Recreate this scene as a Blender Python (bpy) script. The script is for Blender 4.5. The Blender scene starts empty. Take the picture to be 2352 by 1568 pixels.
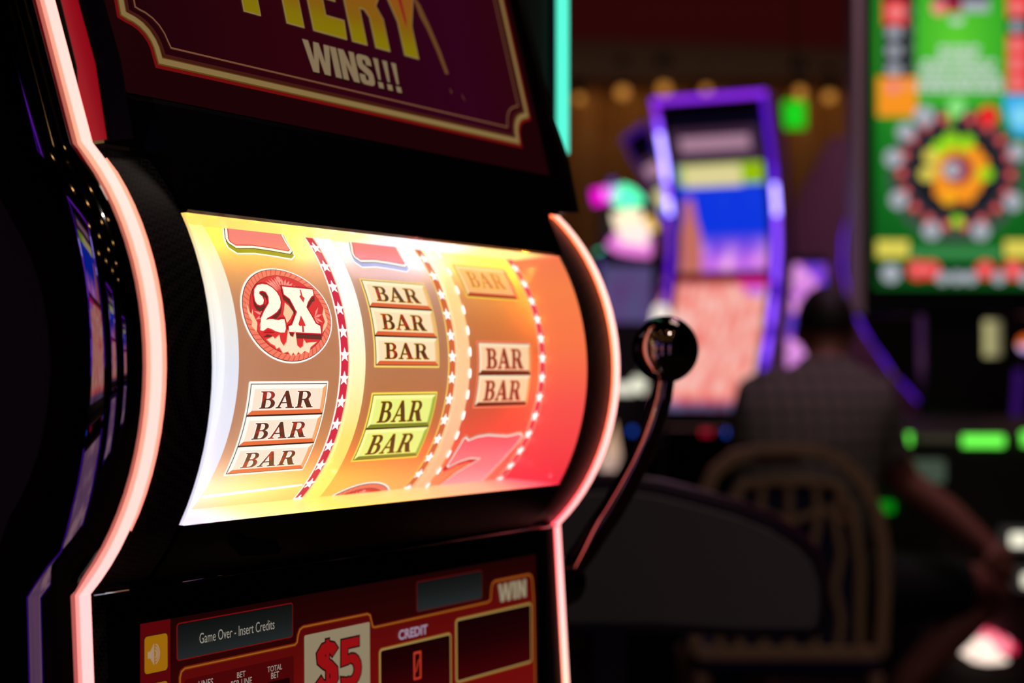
import bpy, bmesh, math, random
from math import sin, cos, pi, radians as R, sqrt, atan2
from mathutils import Vector, Matrix
from mathutils.geometry import tessellate_polygon
random.seed(7)
C = bpy.context.scene.collection
SC = bpy.context.scene

# ------------------------------------------------------------------ camera, world, exposure
FPX = 3500.0; PITCH = 0.02146548; CZ = 1.15
cam_d = bpy.data.cameras.new('camera'); cam = bpy.data.objects.new('camera', cam_d); C.objects.link(cam)
cam.location = (0, 0, CZ); cam.rotation_euler = (pi/2 + PITCH, 0, 0)
cam_d.sensor_width = 36; cam_d.lens = FPX/2352*36
cam_d.dof.use_dof = True; cam_d.dof.focus_distance = 1.08; cam_d.dof.aperture_fstop = 3.5
cam_d.clip_start = .02
SC.camera = cam
SC.view_settings.view_transform = 'Standard'; SC.view_settings.look = 'None'
SC.view_settings.exposure = 0.0; SC.view_settings.gamma = 1.0
SC.view_settings.use_curve_mapping = False
w = bpy.data.worlds.new('world'); SC.world = w; w.use_nodes = True
w.node_tree.nodes['Background'].inputs[0].default_value = (.9, .6, .55, 1)
w.node_tree.nodes['Background'].inputs[1].default_value = 0.003

# ------------------------------------------------------------------ helpers
def S(r, g, b):                                   # sRGB 0..255 -> linear
    def f(c):
        c /= 255.0
        return c/12.92 if c <= .04045 else ((c+.055)/1.055)**2.4
    return (f(r), f(g), f(b), 1)
def at(px, py, Y):                                # a point of the room at depth Y behind photo position px, py
    x = (px-1176)/FPX; z = -(py-784)/FPX
    d = Vector((x, cos(PITCH)-z*sin(PITCH), sin(PITCH)+z*cos(PITCH)))
    return Vector((0, 0, CZ)) + d*(Y/d.y)
def tag(o, label=None, cat=None, group=None, kind=None):
    if label: o['label'] = label
    if cat: o['category'] = cat
    if group: o['group'] = group
    if kind: o['kind'] = kind
    return o
def empty(name, loc, rz=0, label=None, cat=None, group=None):
    o = bpy.data.objects.new(name, None); C.objects.link(o)
    o.location = loc; o.rotation_euler = (0, 0, rz); o.empty_display_size = .1
    return tag(o, label, cat, group)
def copy_tree(o, parent=None):
    c = o.copy(); C.objects.link(c); c.parent = parent
    for ch in list(o.children): copy_tree(ch, c)
    return c

MATS = {}
def mat(name, base=(.01, .01, .01, 1), rough=.5, metal=0, emit=None, es=0, coat=0, spec=.5, build=None):
    if name in MATS: return MATS[name]
    m = bpy.data.materials.new(name); m.use_nodes = True
    nt = m.node_tree; p = nt.nodes['Principled BSDF']
    if len(base) == 3: base = (*base, 1)
    p.inputs['Base Color'].default_value = base; p.inputs['Roughness'].default_value = rough
    p.inputs['Metallic'].default_value = metal; p.inputs['Coat Weight'].default_value = coat
    p.inputs['Coat Roughness'].default_value = .03; p.inputs['Specular IOR Level'].default_value = spec
    if emit is not None:
        if len(emit) == 3: emit = (*emit, 1)
        p.inputs['Emission Color'].default_value = emit; p.inputs['Emission Strength'].default_value = es
    if build: build(nt, p)
    MATS[name] = m; return m
def N(nt, t, **k):
    n = nt.nodes.new(t)
    for a, v in k.items():
        if a.startswith('i_'): n.inputs[a[2:].replace('_', ' ')].default_value = v
        else: setattr(n, a, v)
    return n
def ramp(nt, stops, src, mode='LINEAR'):
    r = nt.nodes.new('ShaderNodeValToRGB'); r.color_ramp.interpolation = mode
    e = r.color_ramp.elements
    while len(e) < len(stops): e.new(.5)
    for i, (p, c) in enumerate(stops):
        e[i].position = p; e[i].color = c if len(c) == 4 else (*c, 1)
    nt.links.new(src, r.inputs[0]); return r.outputs[0]
def axis01(nt, ax, lo, hi):                       # object-space coordinate mapped to 0..1
    tc = nt.nodes.new('ShaderNodeTexCoord'); s = nt.nodes.new('ShaderNodeSeparateXYZ')
    nt.links.new(tc.outputs['Object'], s.inputs[0])
    m = nt.nodes.new('ShaderNodeMapRange'); m.inputs[1].default_value = lo; m.inputs[2].default_value = hi
    nt.links.new(s.outputs[ax], m.inputs[0]); return m.outputs[0]
def glow(name, ax, lo, hi, stops, es=1.0, base=(0, 0, 0), rough=.4, tint=None):   # emission changing colour along an axis, for diffusers, screens and painted light
    def b(nt, p):
        c = ramp(nt, stops, axis01(nt, ax, lo, hi))
        if tint:
            v = N(nt, 'ShaderNodeVectorMath', operation='MULTIPLY'); v.inputs[1].default_value = tint; nt.links.new(c, v.inputs[0]); c = v.outputs[0]
        nt.links.new(c, p.inputs['Emission Color']); p.inputs['Emission Strength'].default_value = es
    return mat(name, base, rough, build=b)
def lit(name, c=(0, 0, 0), es=1.0, rough=.5):
    return mat(name, (0, 0, 0), rough, emit=c, es=es, spec=.2)

class B:
    def __init__(s): s.v = []; s.f = []; s.m = []
    def add(s, vs, fs, m=0):
        o = len(s.v); s.v += [tuple(v) for v in vs]; s.f += [tuple(i+o for i in f) for f in fs]; s.m += [m]*len(fs); return s
    def box(s, x0, x1, y0, y1, z0, z1, m=0):
        return s.add([(x, y, z) for z in (z0, z1) for y in (y0, y1) for x in (x0, x1)],
                     [(0, 2, 3, 1), (4, 5, 7, 6), (0, 1, 5, 4), (2, 6, 7, 3), (0, 4, 6, 2), (1, 3, 7, 5)], m)
    def grid(s, rows, m=0, close=False, closev=False):
        nr = len(rows); nc = len(rows[0]); vs = [p for r in rows for p in r]; fs = []
        for i in range(nr if closev else nr-1):
            for j in range(nc if close else nc-1):
                a = i*nc+j; b = i*nc+(j+1) % nc; i2 = (i+1) % nr
                fs.append((a, b, i2*nc+(j+1) % nc, i2*nc+j))
        return s.add(vs, fs, m)
    def tube(s, pts, r, n=16, m=0, cap=True, sy=1.0):
        pts = [Vector(p) for p in pts]; rr = r if isinstance(r, (list, tuple)) else [r]*len(pts)
        rows = []; up = None
        for i, p in enumerate(pts):
            t = (pts[min(i+1, len(pts)-1)]-pts[max(i-1, 0)]).normalized()
            if up is None: up = t.orthogonal().normalized()
            up = (up-t*up.dot(t)).normalized(); sd = t.cross(up)
            rows.append([p+up*cos(a)*rr[i]+sd*sin(a)*rr[i]*sy for a in [2*pi*k/n for k in range(n)]])
        s.grid(rows, m, close=True)
        if cap:
            o = len(s.v)-len(pts)*n
            s.f.append(tuple(range(o+n-1, o-1, -1))); s.m.append(m)
            o2 = len(s.v)-n; s.f.append(tuple(range(o2, o2+n))); s.m.append(m)
        return s
    def ball(s, c, r, m=0, nu=32, nv=20, sc=(1, 1, 1)):
        rows = [[(c[0]+r*sc[0]*sin(pi*i/nv)*cos(2*pi*j/nu), c[1]+r*sc[1]*sin(pi*i/nv)*sin(2*pi*j/nu), c[2]+r*sc[2]*cos(pi*i/nv)) for j in range(nu)] for i in range(nv+1)]
        return s.grid(rows, m, close=True)
    def prism(s, loop, y0, y1, m=0, fn=None):      # polygon in x,z extruded along y
        vs, tr = tess([loop]); n = len(vs)
        a = [(x, y0, z) for x, z in vs]; b = [(x, y1, z) for x, z in vs]
        o = a+b
        if fn: o = [fn(*p) for p in o]
        fs = list(tr)+[tuple(i+n for i in reversed(t)) for t in tr]+[(i, (i+1) % n, (i+1) % n+n, i+n) for i in range(n)]
        return s.add(o, fs, m)
    def build(s, name, mats, parent=None, smooth=False, bevel=0, weld=True, loc=None, auto=None):
        me = bpy.data.meshes.new(name); me.from_pydata([tuple(v) for v in s.v], [], s.f); me.update()
        for m in (mats if isinstance(mats, (list, tuple)) else [mats]): me.materials.append(m)
        for p, k in zip(me.polygons, s.m): p.material_index = k; p.use_smooth = smooth
        bm = bmesh.new(); bm.from_mesh(me)
        if weld: bmesh.ops.remove_doubles(bm, verts=bm.verts, dist=1e-6)
        bmesh.ops.recalc_face_normals(bm, faces=bm.faces)
        if auto:
            for e in bm.edges:
                if len(e.link_faces) == 2 and e.calc_face_angle(0) > auto: e.smooth = False
        bm.to_mesh(me); bm.free()
        o = bpy.data.objects.new(name, me); C.objects.link(o)
        if parent: o.parent = parent
        if loc: o.location = loc
        if bevel:
            b = o.modifiers.new('bevel', 'BEVEL'); b.width = bevel; b.segments = 3; b.limit_method = 'ANGLE'; b.angle_limit = R(40)
        return o

def area(l): return sum(l[i][0]*l[(i+1) % len(l)][1]-l[(i+1) % len(l)][0]*l[i][1] for i in range(len(l)))/2
def tess(loops):
    L = []
    for i, l in enumerate(loops):
        a = area(l)
        L.append(list(l) if (a > 0) == (i == 0) else list(reversed(l)))
    t = tessellate_polygon([[Vector((x, y, 0)) for x, y in l] for l in L])
    return [p for l in L for p in l], [tuple(x) for x in t]
def offs(l, d):                                    # grow (d>0) a loop outward
    if area(l) < 0: l = list(reversed(l))
    n = len(l); o = []
    for i in range(n):
        a, b, c = l[i-1], l[i], l[(i+1) % n]
        e1 = (b[0]-a[0], b[1]-a[1]); e2 = (c[0]-b[0], c[1]-b[1])
        l1 = math.hypot(*e1) or 1e-9; l2 = math.hypot(*e2) or 1e-9
        n1 = (e1[1]/l1, -e1[0]/l1); n2 = (e2[1]/l2, -e2[0]/l2)
        s_ = (n1[0]+n2[0], n1[1]+n2[1]); k = 1+n1[0]*n2[0]+n1[1]*n2[1]
        k = max(k, .35); o.append((b[0]+s_[0]*d/k, b[1]+s_[1]*d/k))
    return o
def stroke(path, wd, close=False):                 # a thick line as one loop (open path) or two loops (closed)
    if close: return [offs(path, wd/2), offs(path, -wd/2)]
    o = []; n = len(path)
    def side(s_):
        r = []
        for i in range(n):
            a = path[max(i-1, 0)]; b = path[i]; c = path[min(i+1, n-1)]
            d1 = Vector((b[0]-a[0], b[1]-a[1])); d2 = Vector((c[0]-b[0], c[1]-b[1]))
            if d1.length < 1e-9: d1 = d2
            if d2.length < 1e-9: d2 = d1
            d1.normalize(); d2.normalize(); n1 = Vector((d1.y, -d1.x)); n2 = Vector((d2.y, -d2.x))
            k = max(1+n1.dot(n2), .4); v = (n1+n2)*(wd/2*s_/k); r.append((b[0]+v.x, b[1]+v.y))
        return r
    return [side(1)+list(reversed(side(-1)))]
def arcp(cx, cy, rx, ry, a0, a1, n=10):
    return [(cx+rx*cos(R(a0+(a1-a0)*i/n)), cy+ry*sin(R(a0+(a1-a0)*i/n))) for i in range(n+1)]
def rrect(x0, x1, y0, y1, r=.002, n=4):
    return arcp(x1-r, y1-r, r, r, 0, 90, n)+arcp(x0+r, y1-r, r, r, 90, 180, n)+arcp(x0+r, y0+r, r, r, 180, 270, n)+arcp(x1-r, y0+r, r, r, 270, 360, n)
def rect(x0, x1, y0, y1): return [(x0, y0), (x1, y0), (x1, y1), (x0, y1)]

class Print:                                       # flat artwork of many inks, laid on a curved or flat carrier
    def __init__(s, fn, cut=None): s.b = B(); s.fn = fn; s.cut = cut; s.mats = []
    def put(s, loops, m, layer=1):
        if not isinstance(loops[0][0], (tuple, list)): loops = [loops]
        vs, tr = tess(loops); bm = bmesh.new()
        bv = [bm.verts.new((x, y, 0)) for x, y in vs]
        for t in tr:
            try: bm.faces.new([bv[i] for i in t])
            except ValueError: pass
        if s.cut:
            ys = [y for x, y in vs]; k = math.ceil(min(ys)/s.cut)
            while k*s.cut < max(ys):
                bmesh.ops.bisect_plane(bm, geom=bm.verts[:]+bm.edges[:]+bm.faces[:], plane_co=(0, k*s.cut, 0), plane_no=(0, 1, 0)); k += 1
        bm.verts.index_update()
        if m not in s.mats: s.mats.append(m)
        s.b.add([s.fn(v.co.x, v.co.y, layer) for v in bm.verts], [tuple(v.index for v in f.verts) for f in bm.faces], s.mats.index(m))
        bm.free(); return s
    def text(s, txt, x0, x1, y0, y1, m, layer=2, bold=0.0, up=1):
        cu = bpy.data.curves.new('t', 'FONT'); cu.body = txt; cu.size = 1; cu.offset = bold; cu.resolution_u = 4
        o = bpy.data.objects.new('t', cu); C.objects.link(o)
        dg = bpy.context.evaluated_depsgraph_get(); me = bpy.data.meshes.new_from_object(o.evaluated_get(dg))
        vs = [v.co.copy() for v in me.vertices]; fs = [tuple(p.vertices) for p in me.polygons]
        bpy.data.objects.remove(o); bpy.data.curves.remove(cu); bpy.data.meshes.remove(me)
        ax = min(v.x for v in vs); bx = max(v.x for v in vs); ay = min(v.y for v in vs); by = max(v.y for v in vs)
        if m not in s.mats: s.mats.append(m)
        s.b.add([s.fn(x0+(v.x-ax)/(bx-ax)*(x1-x0), y0+(v.y-ay)/(by-ay)*(y1-y0), layer) for v in vs], fs, s.mats.index(m))
        return s
    def build(s, name, parent): return s.b.build(name, s.mats, parent, weld=False)

# serif block capitals for the reel strips, cap height 1
GL = {
 'B': (.76, [[(0, 0)]+arcp(.47, .28, .27, .28, -90, 75, 10)+arcp(.44, .76, .24, .24, -60, 90, 8)+[(0, 1), (0, .94), (.09, .92), (.09, .08), (0, .06)],
             [(.29, .07), (.29, .49)]+arcp(.40, .28, .13, .21, 90, -90, 8), [(.29, .57), (.29, .93)]+arcp(.38, .75, .115, .18, 90, -90, 8)]),
 'A': (.90, [[(-.02, 0), (.27, 0), (.27, .06), (.18, .08), (.235, .28), (.50, .28), (.56, .08), (.47, .06), (.47, 0), (.90, 0), (.90, .06), (.81, .08), (.51, 1.02), (.38, 1.02), (.07, .08), (-.02, .06)],
             [(.265, .36), (.365, .72), (.475, .36)]]),
 'R': (.88, [[(0, 0), (.39, 0), (.39, .06), (.29, .08), (.29, .45), (.37, .45), (.58, 0), (.90, 0), (.90, .06), (.82, .08), (.63, .48)]+arcp(.45, .74, .26, .26, -50, 90, 8)+[(0, 1), (0, .94), (.09, .92), (.09, .08), (0, .06)],
             [(.29, .53), (.29, .93)]+arcp(.40, .73, .13, .20, 90, -90, 8)]),
}
# heavy condensed sans capitals, cap height 1
t_ = .24
SN = {
 'W': (1.10, [[(0, 1), (.20, 0), (.46, 0), (.575, .55), (.69, 0), (.95, 0), (1.15, 1), (.90, 1), (.81, .38), (.69, 1), (.46, 1), (.34, .38), (.25, 1)]]),
 'I': (.27, [rect(0, .27, 0, 1)]),
 'N': (.72, [[(0, 0), (.24, 0), (.24, .55), (.46, 0), (.72, 0), (.72, 1), (.48, 1), (.48, .45), (.26, 1), (0, 1)]]),
 'S': (.66, [[(0, .33), (0, .15)]+arcp(.18, .17, .18, .17, 180, 270, 4)+arcp(.48, .17, .18, .17, 270, 360, 4)+[(.66, .38), (.60, .50), (.26, .70), (.26, .80)]+arcp(.33, .80, .07, .05, 180, 0, 4)+[(.40, .68), (.66, .68), (.66, .83)]+arcp(.48, .83, .18, .17, 0, 90, 4)+arcp(.18, .83, .18, .17, 90, 180, 4)+[(0, .62), (.06, .52), (.40, .31), (.40, .20)]+arcp(.33, .20, .07, .05, 0, -180, 4)+[(.26, .33)]]),
 '!': (.36, [[(.08, 1), (.13, .28), (.25, .28), (.31, 1)], rect(.08, .31, 0, .2)]),
 'F': (.60, [[(0, 0), (.28, 0), (.28, .40), (.54, .40), (.54, .58), (.28, .58), (.28, .82), (.60, .82), (.60, 1), (0, 1)]]),
 'E': (.62, [[(0, 0), (.60, 0), (.62, .2), (.28, .2), (.28, .41), (.52, .41), (.52, .58), (.28, .58), (.28, .80), (.60, .80), (.60, 1), (0, 1)]]),
 'R': (.70, [[(0, 0), (.26, 0), (.26, .42), (.36, .42), (.44, .34), (.44, 0), (.70, 0), (.70, .36), (.60, .50), (.70, .62), (.70, .86), (.56, 1), (0, 1)], [(.26, .58), (.26, .82), (.44, .80), (.44, .62)]]),
 'Y': (.74, [[(.24, 0), (.50, 0), (.50, .38), (.76, 1), (.48, 1), (.37, .62), (.26, 1), (-.02, 1), (.24, .38)]]),
}
def letters(pr, txt, x0, x1, y0, y1, m, layer, font=GL, gap=.06, slant=0.0, grow=0.0, flip=1, dx=0, dy=0):
    tot = sum(font[c][0] for c in txt)+gap*(len(txt)-1); k = (x1-x0)/tot; h = (y1-y0); x = 0
    for c in txt:
        wd, loops = font[c]
        if c == '!': groups = [[l] for l in loops]
        else: groups = [loops]
        for g in groups:
            L = [[(x0+dx+(x+px+slant*py)*k, y0+dy+py*h) for px, py in l] for l in g]
            if grow: L = [offs(l, grow if i == 0 else -grow) for i, l in enumerate(L)]
            if grow > 0.0006 and len(L) > 1: L = L[:1]
            pr.put(L, m, layer)
        x += wd+gap

# ------------------------------------------------------------------ materials shared
BLK = mat('gloss_black', (.004, .0035, .0035), .09, coat=.6)
BLK2 = mat('satin_black', (.006, .005, .005), .35)
MATB = mat('matt_charcoal', (.012, .010, .011), .65)
CHR = mat('dark_chrome', (.06, .05, .045), .06, metal=1)
def carbon_b(nt, p):
    tc = nt.nodes.new('ShaderNodeTexCoord'); mp = N(nt, 'ShaderNodeMapping'); nt.links.new(tc.outputs['Object'], mp.inputs[0])
    mp.inputs['Rotation'].default_value = (.6, 0, .6)
    ch = N(nt, 'ShaderNodeTexChecker'); ch.inputs['Scale'].default_value = 420
    ch.inputs['Color1'].default_value = (.034, .028, .028, 1); ch.inputs['Color2'].default_value = (.003, .003, .003, 1)
    nt.links.new(mp.outputs[0], ch.inputs['Vector']); nt.links.new(ch.outputs[0], p.inputs['Base Color'])
    bp = N(nt, 'ShaderNodeBump'); bp.inputs['Strength'].default_value = .35; bp.inputs['Distance'].default_value = .0004
    nt.links.new(ch.outputs[1], bp.inputs['Height']); nt.links.new(bp.outputs[0], p.inputs['Normal'])
CARB = mat('carbon_weave', rough=.42, build=carbon_b, spec=.2)
def N_noise(nt, sc):
    tc = nt.nodes.new('ShaderNodeTexCoord'); n = N(nt, 'ShaderNodeTexNoise'); n.inputs['Scale'].default_value = sc
    nt.links.new(tc.outputs['Object'], n.inputs['Vector']); return n.outputs[0]
# ------------------------------------------------------------------ the main slot machine
# machine frame: u across the front (left to right), n out towards the player, z height above the camera line
ALPHA = 0.60022797; UC = 0.9379089
WV = Vector((sin(ALPHA), cos(ALPHA), 0)); NV = Vector((cos(ALPHA), -sin(ALPHA), 0))
N0 = -1.05
root = empty('slot_machine', WV*UC+NV*N0, pi/2-ALPHA,
    'large black slot machine with pink-white neon edges, lit curved reel window and ball lever', 'slot machine')
def M(u, n, z): return (u, -(n-N0), z+CZ)
AC = (-.911, .004); AR = .195                       # centre and radius of the bulging front
def front(top=.55, bot=-.33, r=AR, step=2.0):
    p = []
    A0 = 48.6; d = AR-r
    p.append((-.7815-.39*(top-.1502)-d*.9, top)); 
    k = 24
    for i in range(k+1):
        a = R(A0-(2*A0-.2)*i/k); p.append((AC[0]+r*cos(a), AC[1]+r*sin(a)))
    p.append((-.7690-d*.9, bot)); return p
def normals(p):
    o = []
    for i in range(len(p)):
        a = p[max(i-1, 0)]; b = p[min(i+1, len(p)-1)]
        t = Vector((b[0]-a[0], b[1]-a[1])).normalized(); o.append((-t.y, t.x))
    return o
def fix(nl): return [(x, y) if x > 0 else (-x, -y) for x, y in nl]
def sweep(b, prof, sec, m=0, close=False):          # sec: (u, d) d = distance out of the profile
    nl = fix(normals(prof)); rows = [[M(u, p[0]+q[0]*d, p[1]+q[1]*d) for u, d in sec] for p, q in zip(prof, nl)]
    b.grid(rows, m, close=close); return b
P = front()
segs = {'upper': P[:2], 'arc': P[1:-1], 'lower': P[-2:]}
Z = lambda z: z+CZ
FRONT_L = glow('led_front_left', 2, Z(-.33), Z(.45), [(0, S(255, 208, 208)), (.24, S(255, 210, 208)), (.30, S(255, 216, 206)), (.6, S(255, 226, 212)), (.765, S(255, 215, 205)), (.80, S(255, 185, 178)), (1, S(255, 165, 165))], 1.0, tint=(1.7, 1.08, 1.08))
SIDE_L = glow('led_side_left', 2, Z(-.33), Z(.45), [(0, S(255, 160, 150)), (.24, S(255, 165, 155)), (.35, S(255, 175, 150)), (.6, S(255, 185, 150)), (.765, S(255, 165, 145)), (.775, S(255, 115, 112)), (1, S(250, 80, 90))], 1.0, tint=(1.6, 1, 1))
FRONT_R = glow('led_front_right', 2, Z(-.33), Z(.45), [(0, S(255, 240, 210)), (.15, S(255, 225, 220)), (.24, S(255, 205, 205)), (.35, S(255, 225, 220)), (.5, S(255, 240, 225)), (.75, S(255, 225, 200)), (1, S(255, 160, 140))], 1.0, tint=(1.9, 1.08, 1.06))
SIDE_R = glow('led_side_right', 2, Z(-.33), Z(.45), [(0, S(255, 190, 140)), (.24, S(255, 90, 110)), (.45, S(255, 150, 90)), (.8, S(255, 120, 70)), (1, S(255, 90, 90))], 1.7, tint=(1.8, 1, 1))
for sgn in (-1, 1):
    ui, uo = .2767, .2860
    F_, S_ = (FRONT_L, SIDE_L) if sgn < 0 else (FRONT_R, SIDE_R)
    for key in ('upper', 'arc', 'lower'):
        b = B(); pr = segs[key]
        sec = [(ui, -.005), (ui, -.0008), (ui+.0008, 0), (uo-.0008, 0), (uo, -.0008), (uo, -.0046)]
        nl = fix(normals(P)); i0 = {'upper': 0, 'arc': 1, 'lower': len(P)-2}[key]
        # bevelled section, the kinks share the same mitre
        rows = [[M(sgn*u, P[i0+i][0]+nl[i0+i][0]*d, P[i0+i][1]+nl[i0+i][1]*d) for u, d in sec] for i in range(len(pr))]
        for j in range(len(sec)-1):
            b.grid([[r[j], r[j+1]] for r in rows], 0 if j in (1, 2, 3) else 1)
        b.build('light_strip', [F_, S_], root, smooth=True, auto=R(30))
    # left strip's reflection built as a thin glowing line, tapering to the bottom
    if sgn < 0:
        rows = []; pr = P[2:-5]; nl = fix(normals(P))[2:-5]
        for i, (p, q) in enumerate(zip(pr, nl)):
            k = min(1, i/1.5+.3)*(1-i/(len(pr)-1))**.45*.0040
            rows.append([M(-(ui-.0021), p[0]-q[0]*.003, p[1]-q[1]*.003), M(-(ui-.0021-k*.5), p[0]-q[0]*.0008, p[1]-q[1]*.0008), M(-(ui-.0021-k), p[0]-q[0]*.003, p[1]-q[1]*.003)])
        B().grid(rows).build('strip_reflection', SIDE_L, root, smooth=True)
    # glossy rounded side moulding and the matt side panel behind it
    b = B(); sec = [(.2767, -.0047), (.2864, -.0047), (.2872, -.0045), (.2900, -.0045)]
    for i in range(1, 13):
        a = R(90-90*i/12); sec.append((.290+.025*cos(a), -.055+.0505*sin(a)))
    sec += [(.315, -.060), (.311, -.062)]
    sweep(b, P, [(sgn*u, d) for u, d in sec])
    b.build('side_moulding', mat('black_chrome', (.30, .27, .28), .045, metal=1), root, smooth=True, auto=R(50))
    b = B(); pr = front(r=AR-.058)
    back = [(-1.40, z) for n_, z in pr]
    rows = [[M(sgn*.311, n_-.052, z), M(sgn*.311, -1.40, z)] for n_, z in P]
    b.grid(rows); b.grid([[M(sgn*.300, n_-.052, z), M(sgn*.300, -1.40, z)] for n_, z in P])
    b.build('side_panel', MATB, root)
    # carbon-weave cheek between the light strip and the reel window
    b = B(); pr = P[1:-1]
    sweep(b, pr, [(sgn*.2767, -.0030), (sgn*.2720, -.0030), (sgn*.2705, -.0025), (sgn*.2335, -.0015), (sgn*.2318, -.003), (sgn*.2303, -.006), (sgn*.2303, -.02)])
    if True:
        for seg in (P[-2:],): b.grid([[M(sgn*.2767, n_-.002, z), M(sgn*.2640, n_-.002, z), M(sgn*.2640, n_-.02, z)] for n_, z in seg])
    b.build('carbon_cheek', CARB, root, smooth=True, auto=R(40))
# cabinet carcass behind it all, down to the floor
b = B()
prof = [(-.93, .55)] + [(n_-.10, z) for n_, z in P[1:-1]] + [(-.90, -.33), (-.90, -CZ)]
rows = [[M(-.298, n_, z), M(.298, n_, z)] for n_, z in prof]
b = B().box(-.299, .299, .02+.10, .35, 0, Z(.55)); b.build('cabinet', MATB, root)
b = B(); b.box(-.305, .305, -.36, .12, Z(-.45), Z(-.345)); b.build('button_deck', BLK, root, bevel=.015)
b = B(); b.box(-.30, .30, -.20, .14, 0.0, Z(-.45)); b.build('base', BLK2, root, bevel=.01)

# window, bars of light, panels
WT, WB = .1068, -.0995                              # top and bottom of the reel window
nT = AC[0]+sqrt(AR**2-(WT-AC[1])**2); nB = AC[0]+sqrt(AR**2-(WB-AC[1])**2)
# black front above the window, up to the topper glass
b = B(); gA = (-.7778, .1865)
rows = []
for n_, z in [(nT-.0005, WT), (nT+.0015, WT+.002), (-.7755, gA[1]-.004), (-.777, gA[1]-.001), (-.784, gA[1])]:
    rows.append([M(u, n_, z) for u in (-.2303, .2303)])
b.grid(rows)
for sg in (-1, 1):
    b.grid([[M(sg*.2303, -.7755, gA[1]-.004), M(sg*.2740, -.7755, gA[1]-.004)], [M(sg*.2303, -.775, .1495), M(sg*.2740, -.775, .1495)]])
for sg in (-1, 1): b.grid([[M(sg*.2303, nT, WT), M(sg*.2303, -.80, WT)], [M(sg*.2303, nT+.0015, WT+.002), M(sg*.2303, -.80, WT+.002)], [M(sg*.2303, -.7755, gA[1]-.004), M(sg*.2303, -.80, gA[1]-.004)]])
b.build('upper_fascia', mat('fascia_gloss', (.0035, .003, .003), .18, coat=.3), root)
b = B(); rows = []
for i in range(9):
    z = WB-(WB+.1417)*0-(i/8)*(.1417+WB); n_ = AC[0]+sqrt(AR**2-(z-AC[1])**2); rows.append([M(-.2303, n_, z), M(.2303, n_, z)])
rows.append([M(-.2303, -.795, -.1430), M(.2303, -.795, -.1430)])
b.grid(rows)
for sg in (-1, 1): b.grid([[(sg*.2303, r[0][1], r[0][2]), (sg*.2303, r[0][1]+.02, r[0][2])] for r in rows])
b.build('lower_fascia', mat('fascia_dull', (.003, .0025, .0025), .4, spec=.12), root, smooth=True, auto=R(40))
b = B()
b.grid([[M(-.2767, -.7862, -.1417), M(.2767, -.7862, -.1417)], [M(-.2767, -.7800, -.33), M(.2767, -.7800, -.33)]])
b.grid([[M(-.2767, -.7780, -.1425), M(.2767, -.7780, -.1425)], [M(-.2767, -.7862, -.1425), M(.2767, -.7862, -.1425)]])
b.build('display_fascia', BLK, root)
# small raised card-slot surround on the lower fascia
b = B(); pr = [(-.1760, -.1180), (-.1580, -.1275), (-.1220, -.1300), (-.1200, -.1250), (-.1540, -.1205), (-.1700, -.1130)]
b.prism(pr, 0, .006, fn=lambda x, y, z: M(x, -.7625+y-(z+.12)*-.75, z)); b.build('slot_surround', BLK, root)
b = B(); b.tube([M(-.1729, -.7795, -.1368), M(-.1296, -.7795, -.1372)], .0009, 8); b.build('slot_lip', BLK, root)

# light bars around the window: rows of coloured LEDs behind frosted strips
top_st = [(0, S(255, 190, 80)), (.25, S(255, 215, 105)), (.40, S(255, 225, 150)), (.50, S(250, 235, 250)), (.66, S(255, 238, 240)), (.75, S(255, 226, 150)), (.90, S(255, 224, 130)), (.95, S(255, 150, 100)), (1, S(255, 110, 80))]
bot_st = [(0, S(215, 195, 240)), (.06, S(235, 215, 240)), (.16, S(255, 228, 150)), (.35, S(255, 215, 100)), (.50, S(255, 205, 120)), (.62, S(255, 185, 125)), (.78, S(255, 165, 130)), (.90, S(255, 110, 115)), (1, S(255, 40, 70))]
def soft(stops, k=1.0): return [(p, tuple(c[i]**1.0*k for i in range(3))+(1,)) for p, c in stops]
TOPB = glow('led_bar_top', 0, -.2303, .2303, top_st, 1.35); BOTB = glow('led_bar_bottom', 0, -.2303, .2303, bot_st, 1.25)
b = B(); nu = 24
b.grid([[M(-.2303+.4606*i/nu, n_, z) for i in range(nu+1)] for n_, z in [(nT-.001, WT+.0002), (nT-.010, WT-.0022), (-.7670, WT-.0050), (-.7690, WT-.0040), (-.800, WT+.003)]])
b.build('light_bar', TOPB, root)
b = B()
b.grid([[M(-.2303+.4606*i/nu, n_, z) for i in range(nu+1)] for n_, z in [(nB-.001, WB-.0001), (nB-.012, WB+.0028), (-.7775, WB+.0062), (-.7810, WB+.0055), (-.81, WB-.004)]])
b.build('light_bar', BOTB, root)
LED_E = .014
DR, DN, DZ = .1375, -.8689, .0096                   # reel drum radius and axis
def arcwin(u0, r0, u1, fr=1.0, ph0=-52.5, ph1=46, k=26):
    rows = []
    for i in range(k+1):
        t = i/k; z = WB+(WT-WB)*t
        nd = DN+sqrt(r0*r0-(z-DZ)**2); nw = AC[0]+sqrt((AR-.002)**2-(z-AC[1])**2)
        rows.append([M(u0, nd, z), M(u0+(u1-u0)*.3, nd+(nw-nd)*.35, z), M(u0+(u1-u0)*.7, nd+(nw-nd)*.75, z), M(u1, nw, z)])
    return rows
JAMB_R = glow('side_diffuser_right', 2, Z(WB), Z(WT), [(0, S(255, 50, 70)), (.12, S(255, 66, 72)), (.35, S(255, 86, 78)), (.6, S(255, 120, 75)), (.85, S(255, 132, 76)), (1, S(255, 128, 84))], 1.0)
JAMB_L = glow('side_diffuser_left', 2, Z(WB), Z(WT), [(0, S(235, 225, 250)), (.3, S(225, 225, 245)), (.6, S(225, 230, 235)), (.9, S(250, 225, 170)), (1, S(255, 200, 100))], .95)
B().grid(arcwin(.1860, .1360, .2303)).build('side_diffuser', JAMB_R, root, smooth=True)
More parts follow.
